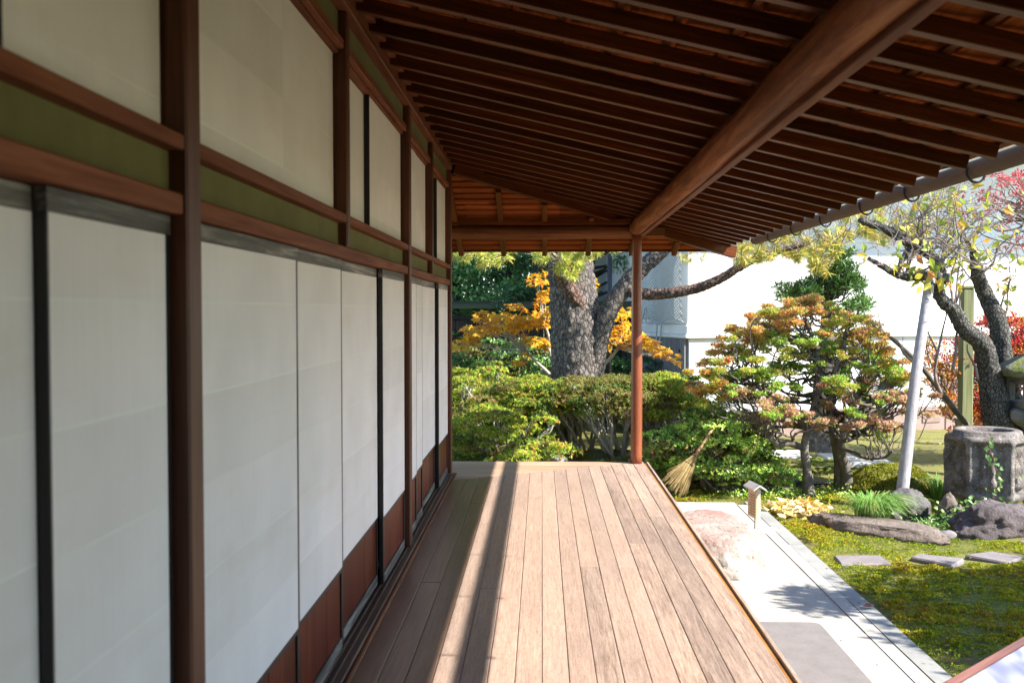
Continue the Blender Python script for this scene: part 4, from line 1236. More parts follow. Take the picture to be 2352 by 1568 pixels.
# ------------------------------------------------------------------ hexagonal carved water basin
bs = thing('water_basin', (4.60, 10.42, -0.40), 'big six-sided carved stone water basin with round rim', 'water basin')
def basin():
    Rb, H = 0.415, 0.66
    rot = R(-139)
    n = 96; rings = 40
    V, F = [], []
    def hexr(a):
        k = ((a - rot) % (math.pi / 3)) - math.pi / 6
        return 0.866 / math.cos(k), k, int(((a - rot) % (2 * math.pi)) // (math.pi / 3))
    for j in range(rings + 1):
        v = j / rings
        for i in range(n):
            a = 2 * math.pi * i / n
            r, k, f = hexr(a)
            r = min(r, 0.985)
            e = 1.0
            if v < 0.12: e = 0.86 + 0.14 * math.sin(v / 0.12 * math.pi / 2)
            if v > 0.95: e = 1 - 0.06 * ((v - 0.95) / 0.05) ** 2
            z = v * H
            # sunk panel with a seated figure and drapery folds in relief on each face
            u = math.tan(k) / math.tan(math.pi / 6)
            w = (v - 0.52) / 0.40
            rel = 0.0
            if abs(u) < 0.80 and abs(w) < 1:
                edge = min(1, (0.80 - abs(u)) / 0.08, (1 - abs(w)) / 0.10)
                rel -= 0.075 * edge
                head = math.exp(-((u / 0.26) ** 2 + ((v - 0.76) / 0.085) ** 2) * 1.2)
                body = math.exp(-((u / 0.42) ** 2 + ((v - 0.50) / 0.17) ** 2) ** 1.5)
                lap = math.exp(-((u / 0.60) ** 2 + ((v - 0.28) / 0.10) ** 2) ** 1.5)
                rel += edge * (0.075 * head + 0.080 * body + 0.085 * lap)
                rel += edge * 0.016 * math.sin(u * 14 + f) * (0.3 + body)
            nn = mnoise.noise(Vector((math.cos(a) * 3, math.sin(a) * 3, v * 4)) + Vector((f, 0, 0)))
            n2 = mnoise.noise(Vector((math.cos(a) * 11, math.sin(a) * 11, v * 14)))
            rr = Rb * r * e + rel * 0.8 + 0.008 * nn + 0.007 * n2
            V.append((rr * math.cos(a), rr * math.sin(a), z))
    for j in range(rings):
        for i in range(n):
            i2 = (i + 1) % n
            F.append((j * n + i, j * n + i2, (j + 1) * n + i2, (j + 1) * n + i))
    F.append(tuple(range(n))[::-1])
    # shoulder, raised round rim, hollow
    prof = [(0.335, H + 0.004), (0.325, H + 0.045), (0.305, H + 0.055), (0.255, H + 0.055), (0.235, H + 0.04), (0.22, H - 0.06), (0.19, H - 0.12)]
    last = rings * n
    for r_, z_ in prof:
        b_ = len(V)
        for i in range(n):
            a = 2 * math.pi * i / n
            q = r_ + 0.006 * mnoise.noise(Vector((math.cos(a) * 4, math.sin(a) * 4, z_ * 9)))
            V.append((q * math.cos(a), q * math.sin(a), z_))
        for i in range(n):
            i2 = (i + 1) % n
            F.append((last + i, last + i2, b_ + i2, b_ + i))
        last = b_
    F.append(tuple(range(last, last + n)))
    put('body', pymesh('body', V, F, 'basin_stone', True), None, bs, (4.60, 10.42, -0.40))
    V = [(0.222 * math.cos(2 * math.pi * i / 48), 0.222 * math.sin(2 * math.pi * i / 48), 0) for i in range(48)]
    put('water', pymesh('water', V, [tuple(range(48))], 'still_water'), None, bs, (4.60, 10.42, -0.40 + H - 0.035))
    for k, (dx, dy) in enumerate(((-0.2, -0.18), (0.2, -0.16), (0.0, 0.24))):
        rock('foot_stone', (4.60 + dx, 10.42 + dy, -0.49), (0.12, 0.10, 0.13), 'rock_dark', bs, 60 + k, 0.15, 3, 0.5)
basin()

# ------------------------------------------------------------------ stone lantern at the edge
ln = thing('stone_lantern', (5.47, 11.2, GZ), 'mossy stone lantern cut by the right edge beside the basin', 'stone lantern')
def lathe(name, prof, sides, mat, parent, loc, rot=0.0, sm=False, curl=0.0):
    V, F = [], []
    for r_, z_ in prof:
        for i in range(sides):
            a = rot + 2 * math.pi * i / sides
            V.append((r_ * math.cos(a), r_ * math.sin(a), z_))
    for j in range(len(prof) - 1):
        for i in range(sides):
            i2 = (i + 1) % sides
            F.append((j * sides + i, j * sides + i2, (j + 1) * sides + i2, (j + 1) * sides + i))
    F.append(tuple(range(sides))[::-1]); F.append(tuple(range((len(prof) - 1) * sides, len(prof) * sides)))
    return put(name, pymesh(name, V, F, mat, sm), None, parent, loc)
def lantern():
    c = Vector((5.47, 11.2, 0))
    at = lambda z: (c.x, c.y, z)
    lathe('base', [(0.34, 0), (0.34, 0.10), (0.24, 0.17)], 6, 'lantern_stone', ln, at(GZ - 0.02), 0.3)
    lathe('column', [(0.15, 0), (0.135, 0.05), (0.125, 0.30), (0.135, 0.54), (0.15, 0.58)], 20, 'lantern_stone', ln, at(GZ + 0.15), 0, True)
    lathe('platform', [(0.16, 0), (0.31, 0.09), (0.33, 0.12), (0.33, 0.20), (0.27, 0.23)], 6, 'lantern_stone', ln, at(GZ + 0.73), 0.3)
    fb = thing('fire_box', at(GZ + 0.96), None, None); fb.parent = ln; fb.location = Vector(at(GZ + 0.96)) - Vector(ln.location)
    z0 = GZ + 0.961
    s = 0.19
    for (sx, sy) in ((-1, -1), (1, -1), (1, 1), (-1, 1)):
        box('corner_pillar', (c.x + sx * s - 0.035, c.y + sy * s - 0.035, z0), (c.x + sx * s + 0.035, c.y + sy * s + 0.035, z0 + 0.34), 'lantern_stone', fb, 0.008)
    for sy in (-1, 1):
        for z_ in (z0, z0 + 0.265):
            box('window_bar', (c.x - s + 0.0355, c.y + sy * s - 0.03, z_ + 0.001), (c.x + s - 0.0355, c.y + sy * s + 0.03, z_ + 0.074), 'lantern_stone', fb, 0.006)
    for sx in (-1, 1):
        for z_ in (z0, z0 + 0.265):
            box('window_bar', (c.x + sx * s - 0.03, c.y - s + 0.0355, z_ + 0.001), (c.x + sx * s + 0.03, c.y + s - 0.0355, z_ + 0.074), 'lantern_stone', fb, 0.006)
    # hipped roof with curled rims
    V, F = [], []
    rows = [(0.40, -0.02), (0.42, 0.02), (0.41, 0.05), (0.30, 0.13), (0.19, 0.20), (0.11, 0.235)]
    n = 48
    for r_, z_ in rows:
        for i in range(n):
            a = 2 * math.pi * i / n + 0.3
            k = ((a - 0.3) % (math.pi / 3)) - math.pi / 6
            q = r_ * 0.90 / math.cos(k)
            cur = 0.05 * (abs(k) / (math.pi / 6)) ** 3 * (r_ / 0.42) ** 4
            nz = 0.012 * mnoise.noise(Vector((math.cos(a) * 5, math.sin(a) * 5, z_ * 9)))
            V.append((q * math.cos(a), q * math.sin(a), z_ + cur + nz))
    for j in range(len(rows) - 1):
        for i in range(n):
            i2 = (i + 1) % n
            F.append((j * n + i, j * n + i2, (j + 1) * n + i2, (j + 1) * n + i))
    F.append(tuple(range(n))[::-1]); F.append(tuple(range((len(rows) - 1) * n, len(rows) * n)))
    put('cap', pymesh('cap', V, F, 'lantern_mossy', True), None, ln, at(z0 + 0.365))
    lathe('finial', [(0.11, 0), (0.13, 0.03), (0.075, 0.06), (0.115, 0.10), (0.12, 0.15), (0.07, 0.21), (0.01, 0.25)], 18, 'lantern_mossy', ln, at(z0 + 0.598), 0, True)
lantern()

# ------------------------------------------------------------------ props of the old plum
pp = thing('slanting_prop', P(2072, 1140, 10.25), 'slanting grey timber prop holding up the old plum limb', 'prop')
t = Tubes()
pts, rad = smooth_path([P(2070, 1150, 10.22), P(2086, 1010, 10.35), P(2108, 830, 10.55), P(2136, 640, 10.8)], [0.062, 0.06, 0.056, 0.052], 5)
t.add(pts, rad, 14, 0.04)
t.build('shaft', 'grey_timber', pp)
t = Tubes(); c = P(2135, 652, 10.79)
t.add([c + Vector((0.058 * math.cos(a), 0.058 * math.sin(a), 0.012 * math.sin(3 * a))) for a in np.linspace(0, 6.4, 20)], 0.008, 5); t.build('binding', 'bark_dark', pp)
gp = thing('mossy_post', (P(2217, 900, 12.5).x, 12.5, GZ), 'square post green with algae behind the plum trunk', 'post')
x = P(2217, 900, 12.5).x
box('shaft', (x - 0.07, 12.43, GZ - 0.05), (x + 0.07, 12.57, 1.8), 'green_post_wood', gp, 0.012)
box('cap', (x - 0.08, 12.42, 1.801), (x + 0.08, 12.58, 1.84), 'green_post_wood', gp, 0.01)
t = Tubes()
sp = thing('leaning_pole', P(2226, 985, 11.9), 'thin dark pole leaning from the prop down to the green post', 'pole')
pts, rad = smooth_path([P(2232, 990, 11.9), P(2180, 925, 11.75), P(2110, 835, 11.5), P(2040, 770, 11.4)], [0.034, 0.032, 0.028, 0.02], 5)
t.add(pts, rad, 9, 0.05); t.build('shaft', 'bark_smooth', sp)
# ------------------------------------------------------------------ plants
def leaf_template(kind):
    """outline of one real leaf, pointing along +Y, as (verts, faces)"""
    if kind == 'maple':
        V = [(0, 0, 0)]
        for i, (ang, r_) in enumerate(((-150, .30), (-118, .72), (-92, .34), (-62, .92), (-34, .38), (-22, .62), (0, 1.1), (22, .62), (34, .38), (62, .92), (92, .34), (118, .72), (150, .30))):
            a = R(ang)
            V.append((r_ * math.sin(a) * 0.5, r_ * math.cos(a) * 0.5, -0.10 * r_ * r_ + 0.02 * (i % 2)))
        return V, [(0, i, i + 1) for i in range(1, 13)]
    if kind == 'ovate':
        V = [(0, 0, 0), (-.22, .28, .05), (-.27, .5, .06), (-.15, .78, .02), (0, 1.05, -.10), (.15, .78, .02), (.27, .5, .06), (.22, .28, .05), (0, .5, 0)]
        return V, [(0, 8, 1), (1, 8, 2), (2, 8, 3), (3, 8, 4), (4, 8, 5), (5, 8, 6), (6, 8, 7), (7, 8, 0)]
    if kind == 'heart':
        V = [(0, 0, 0), (-.28, -.10, .03), (-.45, .15, .05), (-.30, .55, .02), (0, .95, -.06), (.30, .55, .02), (.45, .15, .05), (.28, -.10, .03)]
        return V, [(0, i, i + 1) for i in range(1, 7)] + [(0, 7, 1)][:0]
LEAF_MESH = {}
def leaf_objects(kind, mat, parent, pos, axis, normal, size, name='leaf'):
    key = (kind, mat)
    if key not in LEAF_MESH:
        V, F = leaf_template(kind)
        LEAF_MESH[key] = pymesh(name, V, [f[::-1] for f in F], mat)
    org = world_loc(parent)
    for p, a, n_, s in zip(pos, axis, normal, size):
        a = Vector(a).normalized(); n_ = Vector(n_)
        x = a.cross(n_)
        if x.length < 1e-3: x = a.cross(Vector((1, 0.2, 0)))
        x.normalize(); z = x.cross(a)
        o_ = bpy.data.objects.new(name, LEAF_MESH[key])
        M = Matrix((x, a, z)).transposed().to_4x4()
        o_.parent = parent
        o_.location = Vector(p) - org
        o_.rotation_euler = M.to_euler()
        o_.scale = (s, s, s)
        COL.objects.link(o_)

def leaf_mass(kind, mat_attr, parent, pos, axis, normal, size, cols, name='leaves'):
    V0, F0 = leaf_template(kind)
    V0 = np.array(V0); F0 = np.array(F0)
    axis = unit(np.asarray(axis, float)); x = unit(np.cross(axis, normal)); z = np.cross(x, axis)
    V = pos[:, None, :] + (V0[None, :, 0:1] * x[:, None, :] + V0[None, :, 1:2] * axis[:, None, :] + V0[None, :, 2:3] * z[:, None, :]) * np.asarray(size)[:, None, None]
    n, m = V.shape[:2]
    F = (F0[None] + (np.arange(n) * m)[:, None, None]).reshape(-1, 3)
    org = world_loc(parent)
    me = mesh_np(name, V.reshape(-1, 3) - np.array(org), F, mat_attr, np.repeat(cols, m, 0))
    o_ = put(name, me, None, parent, org); o_['kind'] = 'stuff'
    return o_

AZ = [(4, (0.3102, 0.4446, 0.0538)), (4, (0.4547, 0.5466, 0.0694)), (3, (0.6552, 0.6496, 0.0930)), (1.4, (0.5466, 0.3763, 0.1086)), (0.5, (0.6182, 0.2733, 0.0762)), (2, (0.1635, 0.2733, 0.0459))]
AZB = [(3, (0.211, 0.251, 0.053)), (3, (0.317, 0.290, 0.079)), (2, (0.370, 0.264, 0.106)), (1, (0.449, 0.264, 0.119)), (2, (0.238, 0.317, 0.059))]
AZG = [(4, (0.3192, 0.5499, 0.0972)), (4, (0.4914, 0.7033, 0.1176)), (2, (0.7378, 0.8346, 0.1956)), (1.5, (0.1722, 0.3302, 0.0588)), (0.5, (0.7378, 0.4836, 0.1368))]

AZD = [(3, (0.09, 0.17, 0.035)), (2, (0.14, 0.22, 0.04)), (1, (0.20, 0.26, 0.05))]
def dome_points(rng, n, lo=-0.25):
    """even directions over the upper part of a sphere"""
    i = np.arange(n) + 0.5
    z = 1 - (1 - lo) * i / n
    a = i * 2.39996 + rng.uniform(0, 6)
    r_ = np.sqrt(np.maximum(1 - z * z, 0))
    d = np.stack([r_ * np.cos(a), r_ * np.sin(a), z], 1)
    return unit(d + rng.normal(size=(n, 3)) * 0.06)

def tier(L, rng, p, r, rise, n, ls, pal, lean):
    """leaf rosettes over the upper side of a flat cushion"""
    k = max(6, n // 7)
    a = rng.uniform(0, 6.283, k); q = np.sqrt(rng.random(k))
    d = np.stack([np.cos(a) * q, np.sin(a) * q, np.sqrt(np.maximum(1 - q * q, 0))], 1)
    ros = np.asarray(p) + d * np.array((r, r, rise)) + rng.normal(size=(k, 3)) * np.array((1, 1, .5)) * 0.012
    cols = pick(rng, pal, k, 0.2)
    m = 7
    ros = np.repeat(ros, m, 0); up = np.repeat(unit(d * np.array((.8, .8, 1)) + np.asarray(lean)), m, 0)
    ax = up * 0.55 + rng.normal(size=(k * m, 3)) * 0.62
    ln = ls * rng.uniform(0.7, 1.25, k * m)
    L.add(ros, ax, up + rng.normal(size=(k * m, 3)) * 0.3, ln, ln * 0.45, np.repeat(cols, m, 0) * rng.uniform(0.8, 1.2, (k * m, 1)))

def shrub(name, label, c, radii, nclump, per, seed, pal, ls=0.028, cr=0.13, group=None, lo=-0.25, twig='bark_pale', foot=None, mat='leaf', bare=0.0, cat='shrub', flat=0.42):
    rng = np.random.default_rng(seed); rnd = random.Random(seed)
    c = np.array(c, float); radii = np.array(radii, float)
    base = Vector((c[0], c[1], GZ)) if foot is None else Vector(foot)
    t_ = thing(name, base, label, cat, group)
    d = dome_points(rng, nclump, lo)
    lump = np.array([mnoise.noise(Vector(q * 2.2) + Vector((seed, 0, 0))) for q in d])[:, None]
    lump2 = np.array([mnoise.noise(Vector(q * 5.5) + Vector((0, seed, 0))) for q in d])[:, None]
    cen = c + d * radii * (0.86 + 0.42 * lump + 0.34 * lump2)
    L = Leaves(); tb = Tubes()
    for i, p in enumerate(cen):
        s = rnd.choice((0.5, 0.7, 0.9, 1.0, 1.2, 1.5))
        pl = pal if rnd.random() > 0.28 else (AZB, AZD)[rnd.randrange(2)]
        k = int(per * 1.7 * s * s * rnd.uniform(0.8, 1.2)) + 30
        if d[i][2] < 0.05: k = int(k * (1 - bare))
        tier(L, rng, p, cr * 1.35 * s, cr * flat * 1.3 * s, k, ls, pl, d[i] * 0.7)
        if i % (3 if bare < 0.4 else 5) == 0:
            mid = Vector(p).lerp(base, 0.45) + Vector((rnd.uniform(-.1, .1), rnd.uniform(-.1, .1), 0.05))
            tb.add(smooth_path(crooked(base + Vector((rnd.uniform(-.12, .12), rnd.uniform(-.1, .1), 0)), mid, 3, 0.10, 0, rnd) + crooked(mid, Vector(p), 3, 0.12, 0, rnd)[1:], None, 2), np.linspace(0.024, 0.006, 13), 5, cap=False)
            for q in range(6):
                e = Vector(p) + Vector((rnd.uniform(-1, 1), rnd.uniform(-1, 1), rnd.uniform(-.2, .4))) * cr * s
                tb.add(crooked(mid if q % 2 else Vector(p).lerp(mid, .3), e, 3, 0.10, 0, rnd), [0.008, 0.006, 0.004, 0.0025], 4, cap=False)
    # sparse inner leaves
    nin = nclump * 9
    q = rand_dir(rng, nin) * rng.uniform(0.2, 0.8, (nin, 1)); q[:, 2] = np.abs(q[:, 2])
    L.add(c + q * radii, rand_dir(rng, nin), rand_dir(rng, nin), ls * 1.2, ls * 0.6, pick(rng, AZB, nin))
    L.build('crown', mat, t_)
    tb.build('stems', twig, t_)['kind'] = 'stuff'
    return t_

G = 'clipped azaleas beyond the veranda end'
shrub('azalea_shrub', 'lowest front azalea mound beside the house corner, lit and loose', (-0.55, 11.95, -0.22), (0.85, 0.58, 0.56), 120, 230, 101, AZ, 0.031, 0.115, G)
shrub('azalea_shrub', 'middle tier azalea mound by the house corner', (-0.8, 12.75, -0.02), (0.9, 0.60, 0.56), 110, 230, 102, AZ, 0.031, 0.12, G)
shrub('azalea_shrub', 'top tier azalea mound furthest back near the fence', (-1.0, 13.6, 0.12), (1.05, 0.60, 0.62), 110, 200, 103, AZ, 0.031, 0.12, G)
shrub('azalea_shrub', 'flat spreading azalea below the pine trunk, hollow underneath', (0.16, 12.75, 0.32), (0.74, 0.55, 0.30), 110, 230, 104, AZ, 0.031, 0.11, G, -0.35, foot=(0.55, 12.7, GZ), bare=0.42)
shrub('azalea_shrub', 'brownish azalea with bare pale branches left of the veranda post', (0.88, 12.35, 0.36), (0.62, 0.55, 0.34), 90, 190, 105, AZB, 0.031, 0.11, G, -0.5, foot=(0.98, 12.1, GZ), bare=0.42)
shrub('azalea_shrub', 'rounded azalea just behind the veranda post', (1.5, 12.6, 0.27), (0.60, 0.55, 0.46), 90, 210, 106, AZ, 0.031, 0.115, G)
shrub('azalea_shrub', 'bright glossy green shrub beyond the broom', (1.98, 11.35, -0.10), (0.62, 0.50, 0.50), 110, 210, 107, AZG, 0.034, 0.12, G, -0.55, twig='bark_twig', mat='leaf_glossy')
shrub('azalea_shrub', 'low dark shrub in shade below the veranda corner', (1.62, 11.6, -0.28), (0.42, 0.32, 0.26), 50, 190, 108, AZG, 0.034, 0.11, G, -0.5, twig='bark_twig', mat='leaf_glossy')
shrub('azalea_shrub', 'small low green shrub beside the notice stand', (2.52, 11.25, -0.36), (0.28, 0.22, 0.17), 26, 150, 109, AZG, 0.032, 0.09, G, -0.3, twig='bark_twig', mat='leaf_glossy')
shrub('azalea_shrub', 'low red-tinged seedling shrub at the foot of the veranda post', (1.0, 11.55, -0.38), (0.36, 0.28, 0.18), 34, 160, 110, AZB, 0.028, 0.09, G, -0.3)

# ---------------------------------------------------------------- great pine
pine = thing('pine_tree', P(1328, 900, 14.0), 'old pine with thick furrowed trunk and long branch reaching over the garden', 'tree')
def bark_trunk(pts, rad, name, mat, parent, seg=60, sub=16, amp=0.035, freq=5.0):
    pts, rad = smooth_path(pts, rad, sub)
    tb = Tubes(); tb.add(pts, rad, seg)
    me_v = []
    n = seg
    for i, v in enumerate(tb.V):
        ring = min(i // n, len(pts) - 1)
        ctr = pts[ring]
        d = (v - ctr)
        if d.length > 1e-6:
            q = Vector((v.x * freq * 1.5, v.y * freq * 1.5, v.z * freq * 0.62))
            f = mnoise.voronoi(q)[0]
            rid = min((f[1] - f[0]) * 2.2, 1.0)
            v = v + d.normalized() * amp * (rid - 0.45) + d.normalized() * amp * 0.5 * mnoise.noise(q * 2.5)
        me_v.append(v)
    tb.V = me_v
    return tb.build(name, mat, parent)
bark_trunk([P(1330, 925, 13.95), P(1328, 860, 14.0), P(1324, 760, 14.0), P(1314, 650, 14.0), P(1306, 540, 14.0), P(1300, 380, 14.0)], [0.42, 0.375, 0.355, 0.315, 0.30, 0.27], 'trunk', 'bark_pine', pine, 90, 22, 0.03, 8.0)
bark_trunk([P(1352, 905, 13.9), P(1368, 830, 13.85), P(1383, 755, 13.8), P(1412, 690, 13.75), P(1458, 632, 13.7), P(1520, 575, 13.6), P(1600, 500, 13.5)], [0.16, 0.135, 0.128, 0.122, 0.112, 0.10, 0.09], 'limb', 'bark_pine', pine, 40, 14, 0.018, 11.0)
bark_trunk([P(1448, 668, 13.7), P(1490, 676, 13.6), P(1545, 672, 13.5), P(1600, 662, 13.4), P(1655, 640, 13.3), P(1700, 612, 13.25), P(1760, 585, 13.2), P(1850, 560, 13.1)], [0.09, 0.075, 0.072, 0.066, 0.06, 0.055, 0.045, 0.03], 'branch', 'bark_pine_red', pine, 26, 12, 0.010, 14.0)
bark_trunk([P(1352, 745, 14.2), P(1332, 700, 13.78), P(1302, 655, 13.68), P(1285, 615, 13.6), P(1280, 560, 13.6)], [0.09, 0.105, 0.10, 0.09, 0.07], 'branch_stub', 'bark_pine_red', pine, 30, 12, 0.014, 11.0)
bark_trunk([P(1312, 560, 14.0), P(1230, 520, 13.3), P(1120, 500, 12.6), P(1060, 490, 12.2)], [0.14, 0.10, 0.07, 0.04], 'branch', 'bark_pine_red', pine, 20, 10, 0.010, 12.0)
bark_trunk([P(1316, 540, 13.9), P(1360, 500, 13.2), P(1420, 480, 12.7)], [0.12, 0.08, 0.04], 'branch', 'bark_pine_red', pine, 20, 10, 0.010, 12.0)

def needles(L, rng, p, d, n, ln, pal, spread=0.9):
    d = np.array(d, float); d /= np.linalg.norm(d)
    a = d + rng.normal(size=(n, 3)) * spread
    a = unit(a)
    pos = np.array(p) - d * rng.uniform(0, 0.05, (n, 1))
    L.add(pos, a, rand_dir(rng, n), ln * rng.uniform(0.75, 1.2, n), 0.0050, pick(rng, pal, n, 0.25), 0.0)
NG = [(4, (0.3945, 0.5462, 0.1058)), (4, (0.6371, 0.7291, 0.1667)), (3, (0.8809, 0.7889, 0.1817)), (1.5, (0.8349, 0.5462, 0.1219))]
NY = [(3, (0.7260, 0.6072, 0.1188)), (3, (0.5544, 0.5808, 0.1320)), (2, (0.7920, 0.5280, 0.1056)), (2, (0.3432, 0.4488, 0.1056))]
L = Leaves(); rng = np.random.default_rng(50); tw = Tubes(); rnd = random.Random(5)
def needle_patch(poly, n, pal, Yr, dirn=(0, -0.2, -0.2), ln=0.12, per=55):
    for _ in range(n):
        x0, y0, x1, y1 = poly[rnd.randrange(len(poly))]
        p = P(rnd.uniform(x0, x1), rnd.uniform(y0, y1), rnd.uniform(*Yr))
        d = Vector(dirn) + Vector((rnd.uniform(-.8, .8), rnd.uniform(-.8, .8), rnd.uniform(-.3, .5)))
        needles(L, rng, p, d, per, ln, pal, 0.75)
        tw.add(crooked(p - d.normalized() * 0.25 + Vector((0, 0, 0.12)), p, 3, 0.08, 0, rnd), [0.007, 0.006, 0.005, 0.004], 4, cap=False)
needle_patch([(1060, 530, 1170, 596), (1085, 560, 1150, 606)], 34, NG, (12.0, 13.0))
needle_patch([(1230, 530, 1430, 596), (1240, 560, 1400, 600), (1275, 580, 1335, 622), (1290, 600, 1320, 632)], 74, NG, (12.2, 13.2))
needle_patch([(1040, 570, 1075, 588), (1155, 560, 1240, 580)], 12, NY, (12.6, 13.6))
needle_patch([(1690, 560, 1760, 600), (1740, 540, 1850, 590), (1800, 520, 1950, 585), (1800, 540, 1930, 600), (1850, 560, 1900, 628)], 120, NY, (12.6, 14.2), (0, -.1, -.4), 0.13, 50)
needle_patch([(1560, 575, 1660, 600)], 8, NY, (12.8, 13.6), (0, -.1, -.4), 0.10, 30)
needle_patch([(2010, 430, 2200, 540), (1980, 500, 2120, 560), (1930, 470, 2040, 540)], 90, NY, (13.2, 14.8), (0, -.1, -.4), 0.13, 45)
# crown above the veranda roof: shades the trunk and the shrubs
for k in range(110):
    a = rnd.uniform(0, 6.283); r_ = rnd.uniform(0.2, 2.4)
    p = Vector((1.2 + r_ * math.cos(a), 13.6 + r_ * 0.8 * math.sin(a), rnd.uniform(3.2, 5.4)))
    needles(L, rng, p, (rnd.uniform(-1, 1), rnd.uniform(-1, 1), 0.4), 46, 0.14, NG, 0.9)
L.build('needles', 'needle', pine)
tw.build('twigs', 'bark_twig', pine)['kind'] = 'stuff'

# ---------------------------------------------------------------- yellow maple behind the pine
ym = thing('maple_tree', P(1300, 905, 14.9), 'golden yellow maple spreading flat sprays around the pine trunk', 'tree')
def maple():
    rng = np.random.default_rng(61); rnd = random.Random(61)
    root = P(1300, 905, 14.8)
    tb = Tubes()
    sprays = []
    def spray(x0, x1, y0, y1, n, Y0, Y1, tilt=0.0):
        for _ in range(n):
            u = rnd.random()
            px = x0 + (x1 - x0) * u
            py = y0 + (y1 - y0) * u + rnd.uniform(-13, 13)
            sprays.append((P(px, py, rnd.uniform(Y0, Y1)), rnd.random()))
    # the sprays of the left side, then those right of the trunk
    spray(1040, 1110, 795, 775, 60, 14.2, 15.2)
    spray(1060, 1190, 765, 745, 150, 14.2, 15.3)
    spray(1090, 1262, 725, 745, 190, 14.2, 15.3)
    spray(1180, 1262, 755, 715, 110, 14.3, 15.3)
    spray(1160, 1215, 712, 706, 22, 14.4, 15.0)
    spray(1228, 1264, 690, 672, 50, 14.4, 15.2)
    spray(1215, 1262, 644, 634, 34, 14.5, 15.2)
    spray(1200, 1262, 780, 790, 40, 14.4, 15.2)
    spray(1180, 1215, 826, 818, 16, 14.3, 14.8)
    spray(1355, 1375, 645, 652, 12, 14.5, 15.0)
    spray(1385, 1450, 730, 715, 50, 14.4, 15.2)
    spray(1390, 1450, 770, 745, 90, 14.3, 15.2)
    spray(1390, 1480, 790, 775, 60, 14.3, 15.2)
    spray(1450, 1560, 770, 828, 110, 14.0, 15.0)
    spray(1450, 1510, 775, 790, 50, 14.0, 15.0)
    pos = np.array([s[0] for s in sprays]); n = len(pos)
    ax = rng.normal(size=(n, 3)) * np.array((1, 1, 0.25)) + np.array((0, -0.5, -0.35))
    nor = np.array((0.25, -0.35, 1.0)) + rng.normal(size=(n, 3)) * 0.25
    size = rng.uniform(0.12, 0.19, n)
    order = rng.permutation(n)
    a, b = order[:300], order[300:]
    leaf_objects('maple', 'leaf_yellow_maple', ym, pos[a], ax[a], nor[a], size[a])
    pal = [(3, (0.72, 0.36, 0.014)), (3, (0.78, 0.45, 0.03)), (2, (0.62, 0.24, 0.015)), (1, (0.70, 0.50, 0.06))]
    leaf_mass('maple', 'leaf', ym, pos[b], ax[b], nor[b], size[b], pick(rng, pal, len(b), 0.12))
    mids = [P(1240, 850, 14.7), P(1285, 840, 14.6), P(1262, 800, 14.6), P(1215, 815, 14.6), P(1420, 800, 14.7), P(1250, 740, 14.8)]
    for m_ in mids:
        tb.add(smooth_path(crooked(root, m_, 4, 0.07, 0, rnd), None, 3), np.linspace(0.035, 0.018, 13), 7)
    for i in order[:60]:
        m_ = min(mids, key=lambda q: (q - Vector(pos[i])).length)
        tb.add(crooked(m_, pos[i], 5, 0.05, 0, rnd), [0.011, 0.009, 0.007, 0.006, 0.004, 0.0025], 5, cap=False)
    tb.build('branches', 'bark_pale', ym)['kind'] = 'stuff'
maple()

# ---------------------------------------------------------------- layered red and green enkianthus
def layered_tree(name, label, trunks, pads, per, ls, pal_of, seed, barkmat='bark_smooth', group=None, mat='leaf', flat=0.30, wid=0.5):
    rng = np.random.default_rng(seed); rnd = random.Random(seed)
    t_ = thing(name, trunks[0][0][0], label, 'tree', group)
    L = Leaves(); tb = Tubes(); forks = []
    for pts, rad in trunks:
        pp_, rr_ = smooth_path(pts, rad, 6)
        tb = Tubes(); tb.add(pp_, rr_, 14, 0.14)
        tb.build('trunk' if rad[0] > 0.045 or len(trunks) == 1 else 'limb', barkmat, t_)
        k = len(pp_)
        forks += [(pp_[i], rr_[i]) for i in range(int(k * 0.45), k, 2)]
    tb = Tubes()
    for (p, r_) in pads:
        p = Vector(p)
        k = int(per * (r_ / 0.2) ** 2 * rnd.uniform(0.8, 1.2))
        pal = pal_of(p, rnd)
        for q in range(max(2, int(r_ / 0.05))):
            off = Vector((rnd.gauss(0, 0.5), rnd.gauss(0, 0.5), rnd.gauss(0, 0.22))) * r_
            clump(L, rng, p + off, (r_ * 0.55, r_ * 0.55, r_ * flat * 0.7), k // max(2, int(r_ / 0.05)), ls, ls * wid, pal, 1.2, 0.4)
        f, fr = min(forks, key=lambda q: (q[0] - p).length + max(0, q[0].z - p.z + 0.15) * 2.0 + rnd.uniform(0, 0.25))
        n = 5
        path = crooked(f, p - Vector((0, 0, r_ * 0.15)), n, 0.085, 0.10, rnd)
        w0 = min(fr * 0.6, 0.022)
        tb.add(smooth_path(path, None, 3), np.linspace(w0, 0.005, n * 3 + 1), 6, cap=False)
        for q in range(3):
            e = p + Vector((rnd.uniform(-1, 1), rnd.uniform(-1, 1), rnd.uniform(-.1, .25))) * r_ * 0.85
            tb.add(crooked(path[-2] if q % 2 else path[-1], e, 3, 0.12, 0, rnd), [0.007, 0.006, 0.004, 0.0025], 4, cap=False)
    L.build('crown', mat, t_)
    tb.build('branches', barkmat, t_)['kind'] = 'stuff'
    return t_

